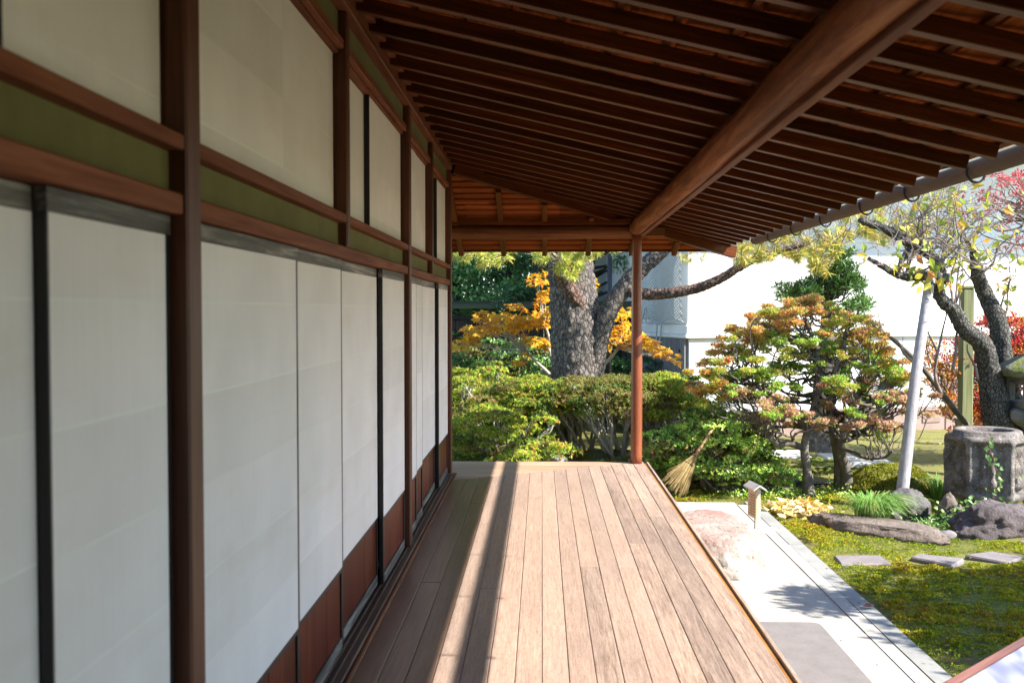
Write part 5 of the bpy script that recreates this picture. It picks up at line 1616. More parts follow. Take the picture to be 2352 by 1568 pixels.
ER = [(3.2, (0.7841, 0.2645, 0.1265)), (2.8, (0.8316, 0.4629, 0.1265)), (2.4, (0.5465, 0.5554, 0.1138)), (2.6, (0.3564, 0.5290, 0.0885)), (1, (0.8078, 0.6083, 0.1518)), (1.2, (0.8316, 0.4232, 0.3036))]
EO = [(2.0, (0.8004, 0.5796, 0.1242)), (3, (0.5520, 0.6072, 0.1104)), (1.0, (0.8500, 0.3864, 0.1656)), (3.2, (0.3588, 0.5520, 0.0897))]
EG = [(4, (0.2731, 0.5031, 0.0862)), (3.4, (0.4312, 0.6325, 0.1006)), (1.2, (0.6612, 0.6038, 0.1294)), (0.6, (0.8500, 0.4600, 0.2300))]
EP = [(3, (0.7770, 0.4200, 0.3465)), (1.6, (0.6930, 0.2940, 0.2100)), (3, (0.3570, 0.4410, 0.0945)), (2, (0.8190, 0.5670, 0.4410))]
pads = []
rnd = random.Random(77)
def dome_top(px):
    u = (px - 1845) / 262.0
    return 690 + 210 * (abs(u) ** 2.2)
for row, (y_lo, y_hi, n) in enumerate(((0, 40, 70), (40, 105, 72), (100, 185, 70), (170, 250, 46))):
    for _ in range(n):
        px = rnd.uniform(1592, 2102)
        top = dome_top(px)
        py = top + rnd.uniform(y_lo, y_hi)
        if py > 925: continue
        pads.append((P(px, py, rnd.uniform(10.75, 12.2)), rnd.uniform(0.09, 0.17)))
for (x0, x1, y0, y1, n) in ((1740, 1830, 925, 965, 10), (1890, 2060, 935, 985, 15), (2000, 2070, 965, 1005, 9), (1700, 1790, 905, 960, 8), (1940, 2080, 895, 950, 12), (1600, 1730, 850, 905, 14), (1770, 1870, 945, 985, 8), (2040, 2140, 900, 960, 8)):
    for _ in range(n):
        pads.append((P(rnd.uniform(x0, x1), rnd.uniform(y0, y1), rnd.uniform(10.5, 11.7)), rnd.uniform(0.08, 0.15)))
def en_pal(p, rnd):
    px = 1244 + p.x / p.y * FPX; py = 710 - (p.z - EYE) / p.y * FPX
    d = py - dome_top(px)
    if py > 900 and px > 1730: return EP if rnd.random() < 0.7 else EG
    if d < 45: return ER if rnd.random() < 0.75 else EO
    if d < 110: return (ER, EO, EG, EO)[rnd.randrange(4)]
    return (EG, EG, EO, EP)[rnd.randrange(4)]
layered_tree('enkianthus_tree', 'dome-shaped shrub tree turning red over green on slim crooked trunks', [
    ([P(1858, 1140, 11.0), P(1853, 1080, 11.05), P(1848, 1025, 11.05), P(1862, 960, 11.1), P(1880, 880, 11.15), P(1872, 800, 11.2), P(1850, 740, 11.2)], [0.075, 0.046, 0.043, 0.036, 0.028, 0.02, 0.012]),
    ([P(1932, 1130, 11.3), P(1928, 1070, 11.3), P(1918, 1010, 11.3), P(1905, 940, 11.25), P(1915, 860, 11.2), P(1940, 780, 11.2), P(1945, 730, 11.2)], [0.09, 0.056, 0.05, 0.042, 0.03, 0.02, 0.012]),
    ([P(1945, 1132, 11.25), P(1943, 1080, 11.22), P(1930, 1020, 11.2), P(1950, 960, 11.15), P(1985, 890, 11.1), P(2010, 830, 11.0)], [0.09, 0.056, 0.048, 0.034, 0.022, 0.012]),
    ([P(1850, 1030, 11.05), P(1815, 1018, 11.0), P(1785, 1020, 10.9), P(1765, 1000, 10.8), P(1745, 955, 10.8)], [0.04, 0.032, 0.028, 0.022, 0.012]),
    ([P(1858, 1000, 11.1), P(1830, 950, 11.1), P(1780, 910, 11.0), P(1720, 880, 11.0), P(1660, 860, 10.9)], [0.036, 0.032, 0.028, 0.022, 0.012]),
    ([P(1925, 1025, 11.2), P(1965, 1040, 11.0), P(1990, 1052, 10.9), P(2030, 1050, 10.8), P(2050, 1035, 10.7)], [0.026, 0.02, 0.018, 0.014, 0.008]),
    ], pads, 1000, 0.031, en_pal, 78, flat=0.26)

# ---------------------------------------------------------------- clipped podocarpus behind it
PG = [(4, (0.084, 0.192, 0.048)), (3, (0.144, 0.288, 0.060)), (2, (0.240, 0.396, 0.096))]
pads2 = []
rnd = random.Random(90)
for (x0, x1, y0, y1, n) in ((1850, 1978, 640, 668, 34), (1805, 1880, 662, 690, 22), (1890, 1960, 600, 632, 16), (1935, 1995, 690, 712, 12), (1905, 1950, 575, 595, 6), (1830, 1870, 690, 705, 5)):
    for _ in range(n):
        pads2.append((P(rnd.uniform(x0, x1), rnd.uniform(y0, y1), rnd.uniform(13.9, 14.8)), rnd.uniform(0.09, 0.15)))
layered_tree('podocarpus_tree', 'dark evergreen with cloud-clipped foliage rising behind the red dome tree', [
    ([P(1884, 1040, 14.5), P(1888, 1000, 14.5), P(1892, 900, 14.5), P(1898, 800, 14.45), P(1900, 700, 14.4), P(1905, 620, 14.4)], [0.26, 0.19, 0.15, 0.12, 0.08, 0.04])],
    pads2, 170, 0.10, lambda p, r: PG, 91, 'bark_smooth', None, 'leaf_glossy', 0.5, 0.18)

# ---------------------------------------------------------------- old plum
plum = thing('plum_tree', P(2300, 1000, 11.3), 'gnarled old plum with lichen bark and a few yellow-green leaves', 'tree')
def plum_tree():
    rng = np.random.default_rng(120); rnd = random.Random(120)
    bark_trunk([P(2305, 1010, 11.35), P(2285, 930, 11.3), P(2272, 850, 11.25), P(2255, 790, 11.15), P(2215, 755, 11.05), P(2192, 715, 11.0), P(2165, 690, 10.95), P(2152, 655, 10.9), P(2160, 615, 10.9), P(2128, 580, 10.85), P(2085, 555, 10.8), P(2040, 530, 10.8), P(1975, 505, 10.7)],
               [0.20, 0.15, 0.115, 0.10, 0.085, 0.072, 0.068, 0.062, 0.058, 0.055, 0.05, 0.045, 0.035], 'trunk', 'bark_plum', plum, 34, 8, 0.016, 13.0)
    bark_trunk([P(2318, 1000, 11.5), P(2310, 900, 11.55), P(2300, 820, 11.55), P(2292, 740, 11.5), P(2265, 680, 11.5), P(2245, 630, 11.4), P(2235, 570, 11.3)],
               [0.20, 0.15, 0.12, 0.10, 0.085, 0.07, 0.04], 'trunk', 'bark_plum', plum, 30, 8, 0.016, 13.0)
    bark_trunk([P(2175, 640, 10.9), P(2120, 632, 10.8), P(2080, 636, 10.8), P(2040, 620, 10.7), P(2005, 600, 10.7)], [0.06, 0.052, 0.045, 0.03, 0.018], 'limb', 'bark_plum', plum, 20, 8, 0.010, 15.0)
    bark_trunk([P(2075, 632, 10.8), P(2030, 612, 10.75), P(2010, 600, 10.7), P(1995, 595, 10.65)], [0.026, 0.022, 0.02, 0.024], 'limb', 'bark_plum', plum, 12, 6, 0.006, 15.0)
    bark_trunk([P(2095, 565, 10.8), P(2070, 600, 10.75), P(2062, 640, 10.7)], [0.035, 0.028, 0.018], 'limb', 'bark_plum', plum, 12, 6, 0.006, 15.0)
    tb = Tubes()
    tips = []
    hosts = [P(2085, 555, 10.8), P(2128, 580, 10.85), P(2160, 620, 10.9), P(2040, 530, 10.8), P(2245, 630, 11.4), P(2265, 680, 11.5), P(2235, 570, 11.3), P(2292, 740, 11.5), P(2080, 636, 10.8), P(2192, 715, 11.0)]
    for k in range(50):
        h_ = hosts[rnd.randrange(len(hosts))]
        e = P(rnd.uniform(1960, 2400), rnd.uniform(400, 640), h_.y + rnd.uniform(-0.7, 0.5))
        if (e - h_).length > 1.5: continue
        path = smooth_path(crooked(h_, e, 4, 0.07, -0.05, rnd), None, 3)
        w = rnd.uniform(0.008, 0.016)
        tb.add(path, np.linspace(w, 0.0028, len(path)), 5, cap=False)
        for q in path[3:]:
            for _ in range(rnd.choice((1, 1, 2))):
                d = Vector((rnd.uniform(-1, 1), rnd.uniform(-.6, .6), rnd.uniform(-.4, 1)))
                e2 = Vector(q) + d * rnd.uniform(0.1, 0.42)
                tb.add(crooked(q, e2, 3, 0.06, 0, rnd), [0.0045, 0.004, 0.003, 0.0016], 4, cap=False)
                tips.append(e2); tips.append(Vector(q).lerp(e2, 0.6))
    # long reddish water shoots
    for (a, b) in (((2150, 880), (2180, 700)), ((2160, 900), (2120, 720)), ((2188, 850), (2205, 690)), ((2110, 840), (2000, 740)), ((2245, 870), (2222, 790))):
        p, q = P(a[0], a[1], 11.2), P(b[0], b[1], 11.1)
        tb.add(smooth_path(crooked(p, q, 4, 0.06, 0, rnd), None, 3), np.linspace(0.02, 0.006, 13), 6, cap=False)
        tips += [q, p.lerp(q, .9)]
    for a, b in (((2040, 770), (1998, 735)), ((2030, 760), (2010, 700))):
        p, q = P(a[0], a[1], 11.3), P(b[0], b[1], 11.2)
        tb.add(crooked(p, q, 4, 0.06, 0, rnd), [0.008, 0.007, 0.006, 0.005, 0.003], 5, cap=False)
        tips += [q, p.lerp(q, .5), p.lerp(q, .8)]
    tb.build('twigs', 'bark_twig', plum)['kind'] = 'stuff'
    rnd.shuffle(tips)
    extra = [P(rnd.uniform(2085, 2200), rnd.uniform(605, 660), rnd.uniform(10.5, 10.9)) for _ in range(36)]
    pos = np.array([tuple(q) for q in (extra + tips)[:296]]); n = len(pos)
    ax = rng.normal(size=(n, 3)) * np.array((1, .7, 0.5)) + np.array((0, -0.1, -0.8))
    nor = rng.normal(size=(n, 3)) + np.array((0.3, -0.7, 0.4))
    leaf_objects('ovate', 'leaf_plum', plum, pos, ax, nor, rng.uniform(0.075, 0.135, n))
plum_tree()

# ---------------------------------------------------------------- red maples at the back right
RM = [(4, (0.50, 0.045, 0.05)), (3, (0.42, 0.03, 0.03)), (2, (0.58, 0.10, 0.05)), (1, (0.55, 0.22, 0.06))]
RP = [(4, (0.55, 0.10, 0.13)), (3, (0.48, 0.06, 0.08)), (2, (0.60, 0.18, 0.14))]
OR = [(3, (0.690, 0.345, 0.046)), (3, (0.632, 0.230, 0.046)), (2, (0.483, 0.345, 0.057)), (1, (0.575, 0.092, 0.057))]
def bg_pads(spec, seed, r0=0.14, r1=0.24):
    rnd = random.Random(seed); out = []
    for (x0, x1, y0, y1, n, Y0, Y1) in spec:
        for _ in range(n):
            out.append((P(rnd.uniform(x0, x1), rnd.uniform(y0, y1), rnd.uniform(Y0, Y1)), rnd.uniform(r0, r1)))
    return out
G = 'red maples at the back of the garden'
layered_tree('maple_tree', 'low crimson maple filling the corner behind the plum trunk', [
    ([P(2300, 1005, 13.6), P(2305, 940, 13.6), P(2315, 860, 13.6), P(2330, 790, 13.6)], [0.08, 0.06, 0.045, 0.025])],
    bg_pads([(2255, 2400, 730, 800, 40, 13.0, 14.2), (2200, 2400, 790, 900, 60, 13.0, 14.2), (2225, 2330, 900, 1000, 44, 13.0, 14.0)], 131), 120, 0.045, lambda p, r: (RM if r.random() < 0.8 else OR), 132, 'bark_dark', G)
layered_tree('maple_tree', 'pinkish red maple spray against the white wall at the upper right', [
    ([P(2480, 1000, 14.6), P(2470, 800, 14.6), P(2440, 600, 14.6), P(2400, 480, 14.6)], [0.10, 0.08, 0.06, 0.03])],
    bg_pads([(2275, 2420, 395, 450, 22, 13.8, 15.0), (2200, 2400, 440, 520, 26, 13.8, 15.0), (2300, 2420, 500, 590, 12, 13.8, 15.0)], 133, 0.10, 0.17), 60, 0.05, lambda p, r: RP, 134, 'bark_twig', G)
layered_tree('orange_maple', 'small orange-leaved maple between the slanting prop and green post', [
    ([P(2205, 1000, 12.9), P(2195, 950, 12.9), P(2180, 900, 12.9)], [0.04, 0.03, 0.018])],
    bg_pads([(2125, 2225, 830, 905, 26, 12.5, 13.4), (2150, 2230, 905, 960, 12, 12.5, 13.3), (2120, 2170, 790, 830, 6, 12.6, 13.2)], 135, 0.10, 0.17), 110, 0.042, lambda p, r: OR, 136, 'bark_twig')

# ---------------------------------------------------------------- evergreens beyond the fence
def evergreen(name, label, x, y, h, rx, seed, pal, ls=0.09, n=130, per=110, zlo=0.2, gloss='leaf'):
    rng = np.random.default_rng(seed); rnd = random.Random(seed)
    t_ = thing(name, (x, y, GZ), label, 'tree', 'evergreens beyond the fence')
    tb = Tubes()
    tb.add(smooth_path([(x, y, GZ - 0.05), (x + rnd.uniform(-.1, .1), y, h * 0.35), (x + rnd.uniform(-.2, .2), y, h * 0.9)], None, 4), np.linspace(0.16, 0.03, 9), 9)
    L = Leaves()
    for k in range(n):
        z = zlo + (h - zlo) * rnd.random() ** 0.9
        f = (z - zlo) / (h - zlo)
        rr = rx * (1 - 0.55 * f ** 1.5) * math.sqrt(rnd.uniform(0.15, 1))
        a = rnd.uniform(0, 6.283)
        p = Vector((x + rr * math.cos(a), y + rr * math.sin(a) * 0.75, z))
        s = rnd.uniform(0.7, 1.3)
        clump(L, rng, p, (0.34 * s, 0.30 * s, 0.16 * s), int(per * s), ls, ls * 0.4, pal, 0.8, 0.3)
        if k % 4 == 0:
            tb.add(crooked((x, y, max(z - 0.3, 0)), p, 3, 0.05, 0, rnd), [0.035, 0.025, 0.015, 0.008], 5, cap=False)
    L.build('crown', gloss, t_)
    tb.build('trunk', 'bark_dark', t_)['kind'] = 'stuff'
DG = [(4, (0.0884, 0.1950, 0.0689)), (3, (0.1365, 0.2730, 0.0884)), (1, (0.2535, 0.4095, 0.1170))]
BG = [(4, (0.0910, 0.2002, 0.0910)), (3, (0.1274, 0.2639, 0.1092)), (1, (0.2002, 0.3458, 0.1274))]
LG = [(4, (0.1069, 0.2323, 0.0541)), (3, (0.1782, 0.3564, 0.0898)), (2, (0.3564, 0.5346, 0.1782))]
evergreen('evergreen_tree', 'glossy broadleaf evergreen at the house corner behind the fence', -1.55, 18.9, 6.0, 1.5, 201, LG, 0.10, 150, 100, 0.6, 'leaf_glossy')
evergreen('evergreen_tree', 'dark feathery evergreen left of the pine trunk beyond the fence', -0.15, 18.6, 6.5, 1.35, 202, BG, 0.08, 170, 130)
evergreen('evergreen_tree', 'dark evergreen directly behind the pine trunk', 1.0, 19.3, 6.5, 1.5, 203, DG, 0.09, 150, 120)
evergreen('evergreen_tree', 'dark green evergreen between pine limb and storehouse', 1.9, 20.6, 6.0, 1.3, 204, DG, 0.09, 130, 110)
evergreen('evergreen_tree', 'tall shaded evergreen deep behind the house corner', -2.9, 20.5, 7.0, 1.9, 205, DG, 0.10, 170, 120)
evergreen('evergreen_tree', 'tall shaded evergreen deep behind the feathery one', -0.6, 21.8, 7.5, 1.9, 206, DG, 0.11, 170, 120)
evergreen('evergreen_tree', 'tall shaded evergreen deep behind the pine', 1.3, 22.6, 7.5, 1.9, 207, DG, 0.11, 170, 120)
# small leafy saplings in front of the fence
shrub('fence_sapling', 'thin leafy sapling before the fence, left of the pine', (-0.25, 16.2, 0.35), (0.85, 0.4, 0.75), 60, 60, 210, LG, 0.07, 0.17, 'saplings before the fence', -0.6, 'bark_twig', mat='leaf_glossy', cat='sapling')
shrub('fence_sapling', 'dark leafy sapling at the base of the pine trunk', (0.25, 15.4, 0.15), (0.5, 0.4, 0.55), 44, 60, 211, LG, 0.065, 0.15, 'saplings before the fence', -0.6, 'bark_twig', mat='leaf_glossy', cat='sapling')
shrub('fence_sapling', 'dark bush in the gap between pine and storehouse', (1.5, 16.9, 0.1), (0.8, 0.4, 0.55), 50, 70, 212, DG, 0.07, 0.17, 'saplings before the fence', -0.5, 'bark_twig', cat='sapling')
shrub('fence_sapling', 'dark bush by the house corner before the fence', (-1.55, 15.7, 0.15), (0.8, 0.5, 0.75), 60, 80, 213, DG, 0.07, 0.17, 'saplings before the fence', -0.5, 'bark_twig', cat='sapling')

# a wood closes the view behind the fence
L = Leaves(); rng = np.random.default_rng(300)
for k in range(420):
    p = np.array((rng.uniform(-9, 4.5), rng.uniform(25, 28), rng.uniform(-0.3, 8.5)))
    clump(L, rng, p, (0.8, 0.6, 0.5), 70, 0.22, 0.10, DG, 0.6, 0.3)
o = L.build('far_wood', 'leaf'); tag(o, 'dark wood closing the view beyond the fence', 'wood', kind='stuff')

# ---------------------------------------------------------------- moss carpet
def sum_noise(x, y):
    return (np.sin(x * 2.1 + 1.3 * np.sin(y * 1.7)) * np.sin(y * 2.6 + 0.8 * np.sin(x * 2.3)) + 0.6 * np.sin(x * 5.3 + y * 3.1 + 2) * np.sin(y * 6.1 - x * 2.2) + 0.4 * np.sin(x * 13 + y * 7) * np.sin(y * 11 - x * 9)) / 2.0
def gh(x, y):
    return np.array([ground_height(a, b) for a, b in zip(x, y)])
STONES = [(ground_pt(px, py, GZ).x, ground_pt(px, py, GZ).y, rx, ry) for (px, py, rx, ry) in ((1979, 1284, .23, .20), (2150, 1284, .25, .20), (2285, 1280, .32, .22), (2395, 1243, .3, .25))]
STONES += [(1.9, 9.1, .3, .4)]
def moss(n, x0, x1, y0, y1, size, rng, keep=None, blades=5):
    x = rng.uniform(x0, x1, n); y = rng.uniform(y0, y1, n)
    ok = np.ones(n, bool)
    for (sx, sy, rx, ry) in STONES:
        ok &= ((x - sx) / rx) ** 2 + ((y - sy) / ry) ** 2 > 1
    if keep is not None: ok &= keep(x, y)
    ok &= sum_noise(x * 4.5 + 1, y * 4.5) + 0.5 * sum_noise(x * 17, y * 17) > -0.85
    x, y = x[ok], y[ok]; n = len(x)
    nz = sum_noise(x, y) + rng.normal(size=n) * 0.35
    cols = np.empty((n, 3))
    a = np.array((0.27, 0.34, 0.024)); b = np.array((0.44, 0.41, 0.03)); c = np.array((0.42, 0.23, 0.045)); d = np.array((0.15, 0.22, 0.02))
    cols[:] = a
    cols[nz > 0.25] = b; cols[nz > 0.92] = c; cols[nz < -0.30] = d
    cols *= rng.uniform(0.75, 1.25, (n, 1))
    hum = sum_noise(x * 4.5 + 1, y * 4.5)
    z = gh(x, y) + 0.022 * np.clip(hum + 0.2, 0, 1)
    base = np.stack([x, y, z], 1)
    L = Leaves()
    lift = (0.62 + 0.45 * np.clip(nz, -1, 1)) * (0.75 + 0.6 * np.clip(hum, -0.6, 1))
    for k in range(blades):
        dirs = rng.normal(size=(n, 3)) * np.array((.8, .8, .3)) + np.array((0, 0, 0.9))
        s = size * rng.uniform(0.7, 1.3, n) * lift
        L.add(base + rng.normal(size=(n, 3)) * np.array((1, 1, 0)) * size * 0.25, dirs, rand_dir(rng, n), s, s * 0.55, cols * rng.uniform(0.85, 1.15, (n, 1)))
    return L
rng = np.random.default_rng(400)
def ragged(x, y): return (x > 2.28 + 0.16 * np.clip(sum_noise(x * 3 + 4, y * 1.3), 0, 1)) & not_runnel(x, y)
def not_runnel(x, y): return ~((x > 3.3) & (np.abs(y - 9.75 - 0.15 * (x - 3.5)) < 0.42))
ms = thing('moss_carpet', (3.4, 8.0, GZ), 'thick green and rusty moss carpet along the kerb', 'moss', kind='stuff')
Lm = moss(52000, 2.275, 5.2, 4.8, 9.6, 0.024, rng, ragged, 5)
Lm.build('moss_tufts', 'moss_tuft', ms)
Lm = moss(16000, 1.25, 5.4, 9.5, 12.2, 0.032, rng, lambda x, y: not_runnel(x, y) & ((x > 2.29) | (y > 10.6)) & (sum_noise(x * 0.7, y * 0.7) > -0.55), 4)
Lm.build('moss_tufts', 'moss_tuft', ms)
Lm = moss(9000, 1.2, 7.5, 12.2, 15.9, 0.03, rng, lambda x, y: sum_noise(x * 0.8 + 2, y * 0.8) > 0.0, 3)
Lm.build('moss_tufts', 'moss_tuft', ms)

lt = thing('leaf_litter', (3.2, 8.0, GZ), 'scattered small dry leaves and pine needles on the moss and forecourt', 'leaf litter', kind='stuff')
L = Leaves(); n = 260
x = rng.uniform(2.2, 4.8, n); y = rng.uniform(5.0, 9.6, n)
L.add(np.stack([x, y, gh(x, y) + 0.024], 1), rng.normal(size=(n, 3)) * np.array((1, 1, .15)), np.tile((0, 0, 1.0), (n, 1)) + rng.normal(size=(n, 3)) * 0.3, rng.uniform(0.02, 0.045, n), 0.012, pick(rng, [(3, (0.42, 0.26, 0.12)), (2, (0.55, 0.42, 0.22)), (1, (0.40, 0.12, 0.06))], n))
x = rng.uniform(1.2, 2.04, 60); y = rng.uniform(5.2, 10.4, 60)
L.add(np.stack([x, y, np.full(60, GZ + 0.014)], 1), rng.normal(size=(60, 3)) * np.array((1, 1, .1)), np.tile((0, 0, 1.0), (60, 1)) + rng.normal(size=(60, 3)) * 0.2, rng.uniform(0.012, 0.03, 60), 0.008, pick(rng, [(3, (0.34, 0.22, 0.12)), (2, (0.5, 0.36, 0.18))], 60))
L.build('dry_leaves', 'leaf', lt)

# mossy mound behind the prop
mm = thing('moss_mound', (3.92, 11.25, GZ), 'rounded moss-covered mound behind the slanting prop', 'moss mound')
mo = rock('body', (3.92, 11.25, GZ - 0.04), (0.50, 0.36, 0.36), 'ground_moss', mm, 41, 0.16, 4)
rng = np.random.default_rng(410)
L = Leaves()
d = rand_dir(rng, 9000); d = d[d[:, 2] > -0.1]
pts = []
for q in d:
    v = Vector(q); off = Vector((41 * 3.7, 41 * 1.9, 41 * 5.3))
    nn = mnoise.noise(v * 1.1 + off) * 0.9 + mnoise.noise(v * 2.53 + off) * 0.5 + mnoise.noise(v * 5.5 + off) * 0.2
    r_ = 1 + 0.16 * nn
    pts.append((3.92 + v.x * r_ * 0.50, 11.25 + v.y * r_ * 0.36, GZ - 0.04 + v.z * r_ * 0.36))
pts = np.array(pts)
for k in range(3):
    L.add(pts, d + rng.normal(size=d.shape) * 0.6, rand_dir(rng, len(d)), 0.028, 0.015, pick(rng, [(3, (0.34, 0.35, 0.04)), (2, (0.20, 0.26, 0.03)), (1, (0.44, 0.38, 0.08))], len(d)))
L.build('moss_tufts', 'moss_tuft', mm)

# ---------------------------------------------------------------- grass tuft, ferns, ivy, leaf pile
def grass_tuft(loc, n, ln, label, seed):
    rng = np.random.default_rng(seed)
    t_ = thing('grass_tuft', loc, label, 'grass', 'tufts of long grass')
    V, F, C = [], [], []
    for k in range(n):
        a = rng.uniform(0, 6.283); r_ = rng.uniform(0, 0.09)
        b = np.array(loc) + np.array((r_ * math.cos(a) * 1.5, r_ * math.sin(a), 0))
        out = np.array((math.cos(a) + 0.25, math.sin(a) * 0.8 - 0.2, 0)) * rng.uniform(0.4, 1.1)
        l_ = ln * rng.uniform(0.6, 1.15); w = 0.006
        side = np.array((-math.sin(a), math.cos(a), 0))
        i0 = len(V); col = np.array(((0.17, 0.36, 0.06), (0.26, 0.46, 0.10), (0.40, 0.55, 0.20), (0.50, 0.52, 0.18))[rng.choice(4, p=(.35, .35, .2, .1))])
        for q in range(6):
            s = q / 5
            p = b + out * l_ * (s ** 1.25) * 0.85 + np.array((0, 0, 1)) * l_ * (1.75 * s - 1.35 * s ** 2.1)
            wq = w * (1 - s ** 2)
            V += [p - side * wq, p + side * wq]; C += [col, col]
        for q in range(5):
            F.append((i0 + 2 * q, i0 + 2 * q + 1, i0 + 2 * q + 3, i0 + 2 * q + 2))
    me = mesh_np('blades', np.array(V) - np.array(loc), np.array(F), 'leaf', np.array(C))
    o_ = put('blades', me, None, t_, loc); o_['kind'] = 'stuff'
p = P(2000, 1182, 9.62)
grass_tuft((p.x, p.y, GZ - 0.01), 560, 0.46, 'bright arching grass tuft behind the long brown rock', 500)
grass_tuft((P(2155, 1085, 11.0).x, 10.9, GZ), 140, 0.40, 'darker grass tuft beside the moss mound and basin', 501)
grass_tuft((3.78, 9.72, GZ - 0.12), 90, 0.22, 'small dark grass tuft in the runnel below the dark rock', 502)

def fern(loc, n, ln, label, seed):
    rnd = random.Random(seed); rng = np.random.default_rng(seed)
    t_ = thing('fern', loc, label, 'fern', 'ferns under the dome tree')
    for k in range(n):
        a = k * 6.283 / n + rnd.uniform(-.3, .3)
        L = Leaves()
        out = Vector((math.cos(a), math.sin(a) * 0.8, 0)); side = Vector((-out.y, out.x, 0)).normalized()
        l_ = ln * rnd.uniform(0.7, 1.15)
        spine = [Vector(loc) + out * l_ * s * 0.9 + Vector((0, 0, l_ * (1.0 * s - 0.75 * s * s))) for s in np.linspace(0, 1, 19)]
        pos, ax = [], []
        for i in range(3, 19):
            w = math.sin(math.pi * (i - 1) / 19) * 0.30 * l_
            for sg in (-1, 1):
                pos.append(tuple(spine[i])); ax.append(tuple((side * sg + out * 0.45).normalized() * w))
        pos, ax = np.array(pos), np.array(ax)
        ws = np.linalg.norm(ax, axis=1)
        L.add(pos, ax, np.tile((0, 0, 1.0), (len(pos), 1)), ws, 0.018, pick(rng, [(2, (0.14, 0.26, 0.04)), (2, (0.26, 0.36, 0.06)), (1, (0.40, 0.40, 0.08))], len(pos)))
        L.build('frond', 'leaf', t_, None)
for (px, py, Y, n, ln, lab, sd) in ((1885, 1100, 11.75, 11, 0.42, 'fern between the two slim trunks', 510), (1965, 1100, 11.8, 9, 0.40, 'fern right of the paired trunks', 511), (1895, 1065, 12.3, 8, 0.38, 'fern farther back behind the slim trunks', 512), (1665, 1120, 11.05, 6, 0.22, 'small fern at the foot of the bright green shrub', 513), (1745, 1065, 12.3, 6, 0.30, 'fern beside the tan rock', 514)):
    p = P(px, py, Y); fern((p.x, p.y, min(p.z, GZ + 0.1)), n, ln, lab, sd)

def ground_cover():
    rng = np.random.default_rng(520)
    o_ = thing('ground_cover', (3.0, 11.0, GZ), 'low ivy and small leaves between the rocks', 'ground cover', kind='stuff')
    L = Leaves()
    def patch(cx, cy, cz, rx, ry, rz, n, pal, ls=0.035):
        p = np.array((cx, cy, cz)) + rng.normal(size=(n, 3)) * np.array((rx, ry, rz)) * 0.55
        L.add(p, rand_dir(rng, n) + np.array((0, -.3, 0)), np.array((0, -0.4, 1)) + rng.normal(size=(n, 3)) * 0.4, ls * rng.uniform(.7, 1.3, n), ls * 0.8, pick(rng, pal, n))
    patch(3.9, 9.75, GZ - 0.05, 0.35, 0.25, 0.08, 700, LG)
    patch(4.2, 9.72, GZ + 0.05, 0.22, 0.12, 0.14, 500, LG, 0.045)
    patch(2.45, 11.85, GZ + 0.12, 0.22, 0.2, 0.12, 500, AZG)
    patch(2.9, 11.1, GZ + 0.02, 0.7, 0.25, 0.02, 900, AZG, 0.024)
    patch(2.4, 10.95, GZ + 0.03, 0.35, 0.15, 0.05, 500, AZG, 0.03)
    patch(3.45, 11.35, GZ + 0.05, 0.2, 0.2, 0.08, 400, AZG, 0.03)
    patch(1.3, 11.6, GZ + 0.05, 0.6, 0.3, 0.06, 500, AZB, 0.03)
    L.build('ivy_leaves', 'leaf_glossy', o_)
ground_cover()

iv = thing('ivy_vine', (4.75, 9.99, 0.2), 'thin ivy vine trailing over the face of the stone basin', 'ivy')
def ivy():
    rnd = random.Random(530); rng = np.random.default_rng(530)
    tb = Tubes(); pos = []
    for path in ([(2265, 1010), (2272, 1030), (2282, 1055), (2290, 1085), (2295, 1110), (2285, 1140), (2270, 1160)], [(2330, 1020), (2326, 1060), (2328, 1090), (2320, 1120)], [(2190, 1165), (2225, 1163), (2265, 1160), (2300, 1158), (2325, 1155)]):
        pts = [P(a, b, 9.97 if a < 2320 else 10.12) for a, b in path]
        sp_ = smooth_path(pts, None, 5)
        tb.add(sp_, 0.004, 5)
        for q in sp_:
            for _ in range(1):
                pos.append(tuple(q + Vector((rnd.uniform(-.05, .05), rnd.uniform(-.03, 0), rnd.uniform(-.05, .05)))))
    for _ in range(60):
        pos.append(tuple(P(rnd.uniform(2140, 2215), rnd.uniform(1165, 1225), rnd.uniform(9.6, 9.85))))
    tb.build('stem', 'wire_red', iv)
    pos = np.array(pos); n = len(pos)
    leaf_objects('heart', 'leaf_ivy', iv, pos, rng.normal(size=(n, 3)) * np.array((1, .2, .6)) + np.array((0, 0, -.6)), np.tile((0.1, -1, 0.45), (n, 1)) + rng.normal(size=(n, 3)) * 0.35, rng.uniform(0.03, 0.055, n))
ivy()

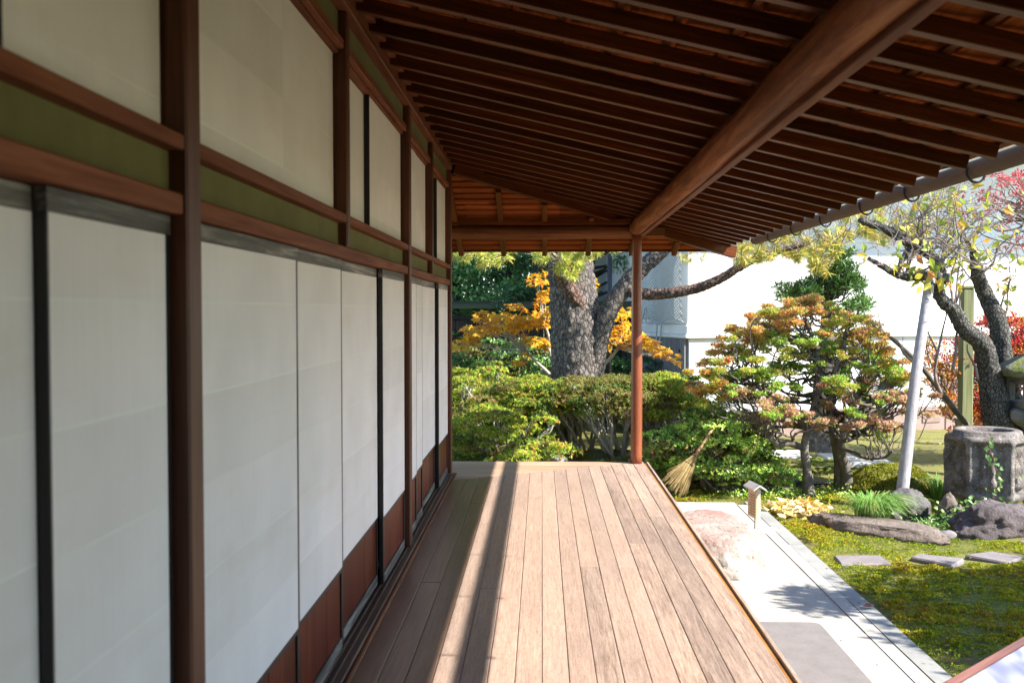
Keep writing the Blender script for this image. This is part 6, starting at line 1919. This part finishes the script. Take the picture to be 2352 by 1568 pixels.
lp = thing('leaf_pile', (P(1840, 1180, 10.0).x, 10.0, GZ), 'raked heap of yellow fallen leaves beside the long brown rock', 'leaf pile')
def pile():
    rng = np.random.default_rng(540)
    c = ground_pt(1838, 1178, GZ)
    n = 290
    a = rng.uniform(0, 6.283, n); r_ = np.sqrt(rng.random(n)) * rng.choice((1, 1, 1, 1.3), n)
    x = c.x + 0.30 * r_ * np.cos(a); y = c.y + 0.34 * r_ * np.sin(a)
    z = GZ + 0.02 + 0.075 * np.maximum(1 - r_ * r_, 0) + rng.uniform(0, 0.02, n)
    pos = np.stack([x, y, z], 1)
    leaf_objects('ovate', 'leaf_fallen', lp, pos, rng.normal(size=(n, 3)) * np.array((1, 1, .35)), np.array((0, 0, 1)) + rng.normal(size=(n, 3)) * 0.6, rng.uniform(0.06, 0.10, n))
    rock('heap_core', (c.x, c.y, GZ), (0.25, 0.28, 0.07), 'straw', lp, 71, 0.1, 3)
pile()
sl = thing('fallen_leaf', (2.2, 6.7, GZ + 0.04), 'single red fallen leaf on the kerb slab', 'leaf')
leaf_objects('ovate', 'wire_red', sl, [tuple(ground_pt(1982, 1391, GZ + 0.04))], [(1, 0.1, 0.1)], [(0, -.4, 1)], [0.08])

# ---------------------------------------------------------------- tree outside the frame that shades the moss
sh = thing('shade_tree', (6.9, 4.8, GZ), 'evergreen beyond the right edge whose crown shades the moss', 'tree')
def shade():
    rng = np.random.default_rng(600); rnd = random.Random(600)
    tb = Tubes()
    tb.add(smooth_path([(6.9, 4.8, GZ), (6.8, 4.8, 1.0), (6.9, 4.7, 2.6), (6.8, 4.8, 3.2)], None, 4), np.linspace(0.2, 0.06, 13), 10)
    L = Leaves()
    for k in range(190):
        q = rand_dir(rng, 1)[0]
        p = np.array((7.22, 5.15, 2.3)) + q * np.array((1.75, 1.70, 0.75)) * rng.uniform(0.3, 1.0) ** 0.5
        clump(L, rng, p, (0.34, 0.34, 0.17), 90, 0.11, 0.055, DG, 0.8, 0.3)
        if k % 5 == 0: tb.add(crooked((6.9, 4.7, 2.0), p, 3, 0.05, 0, rnd), [0.05, 0.03, 0.02, 0.01], 5, cap=False)
    for k in range(6):
        p = np.array((5.12, 5.75, 2.3)) + rng.normal(size=3) * np.array((0.12, 0.20, 0.05))
        clump(L, rng, p, (0.20, 0.24, 0.10), 80, 0.10, 0.05, DG, 0.8, 0.3)
    tb.add(crooked((6.9, 4.7, 2.0), (5.0, 5.85, 2.3), 4, 0.05, 0, rnd), [0.05, 0.04, 0.03, 0.02, 0.01], 6, cap=False)
    L.build('crown', 'leaf', sh)
    tb.build('trunk', 'bark_dark', sh)
shade()
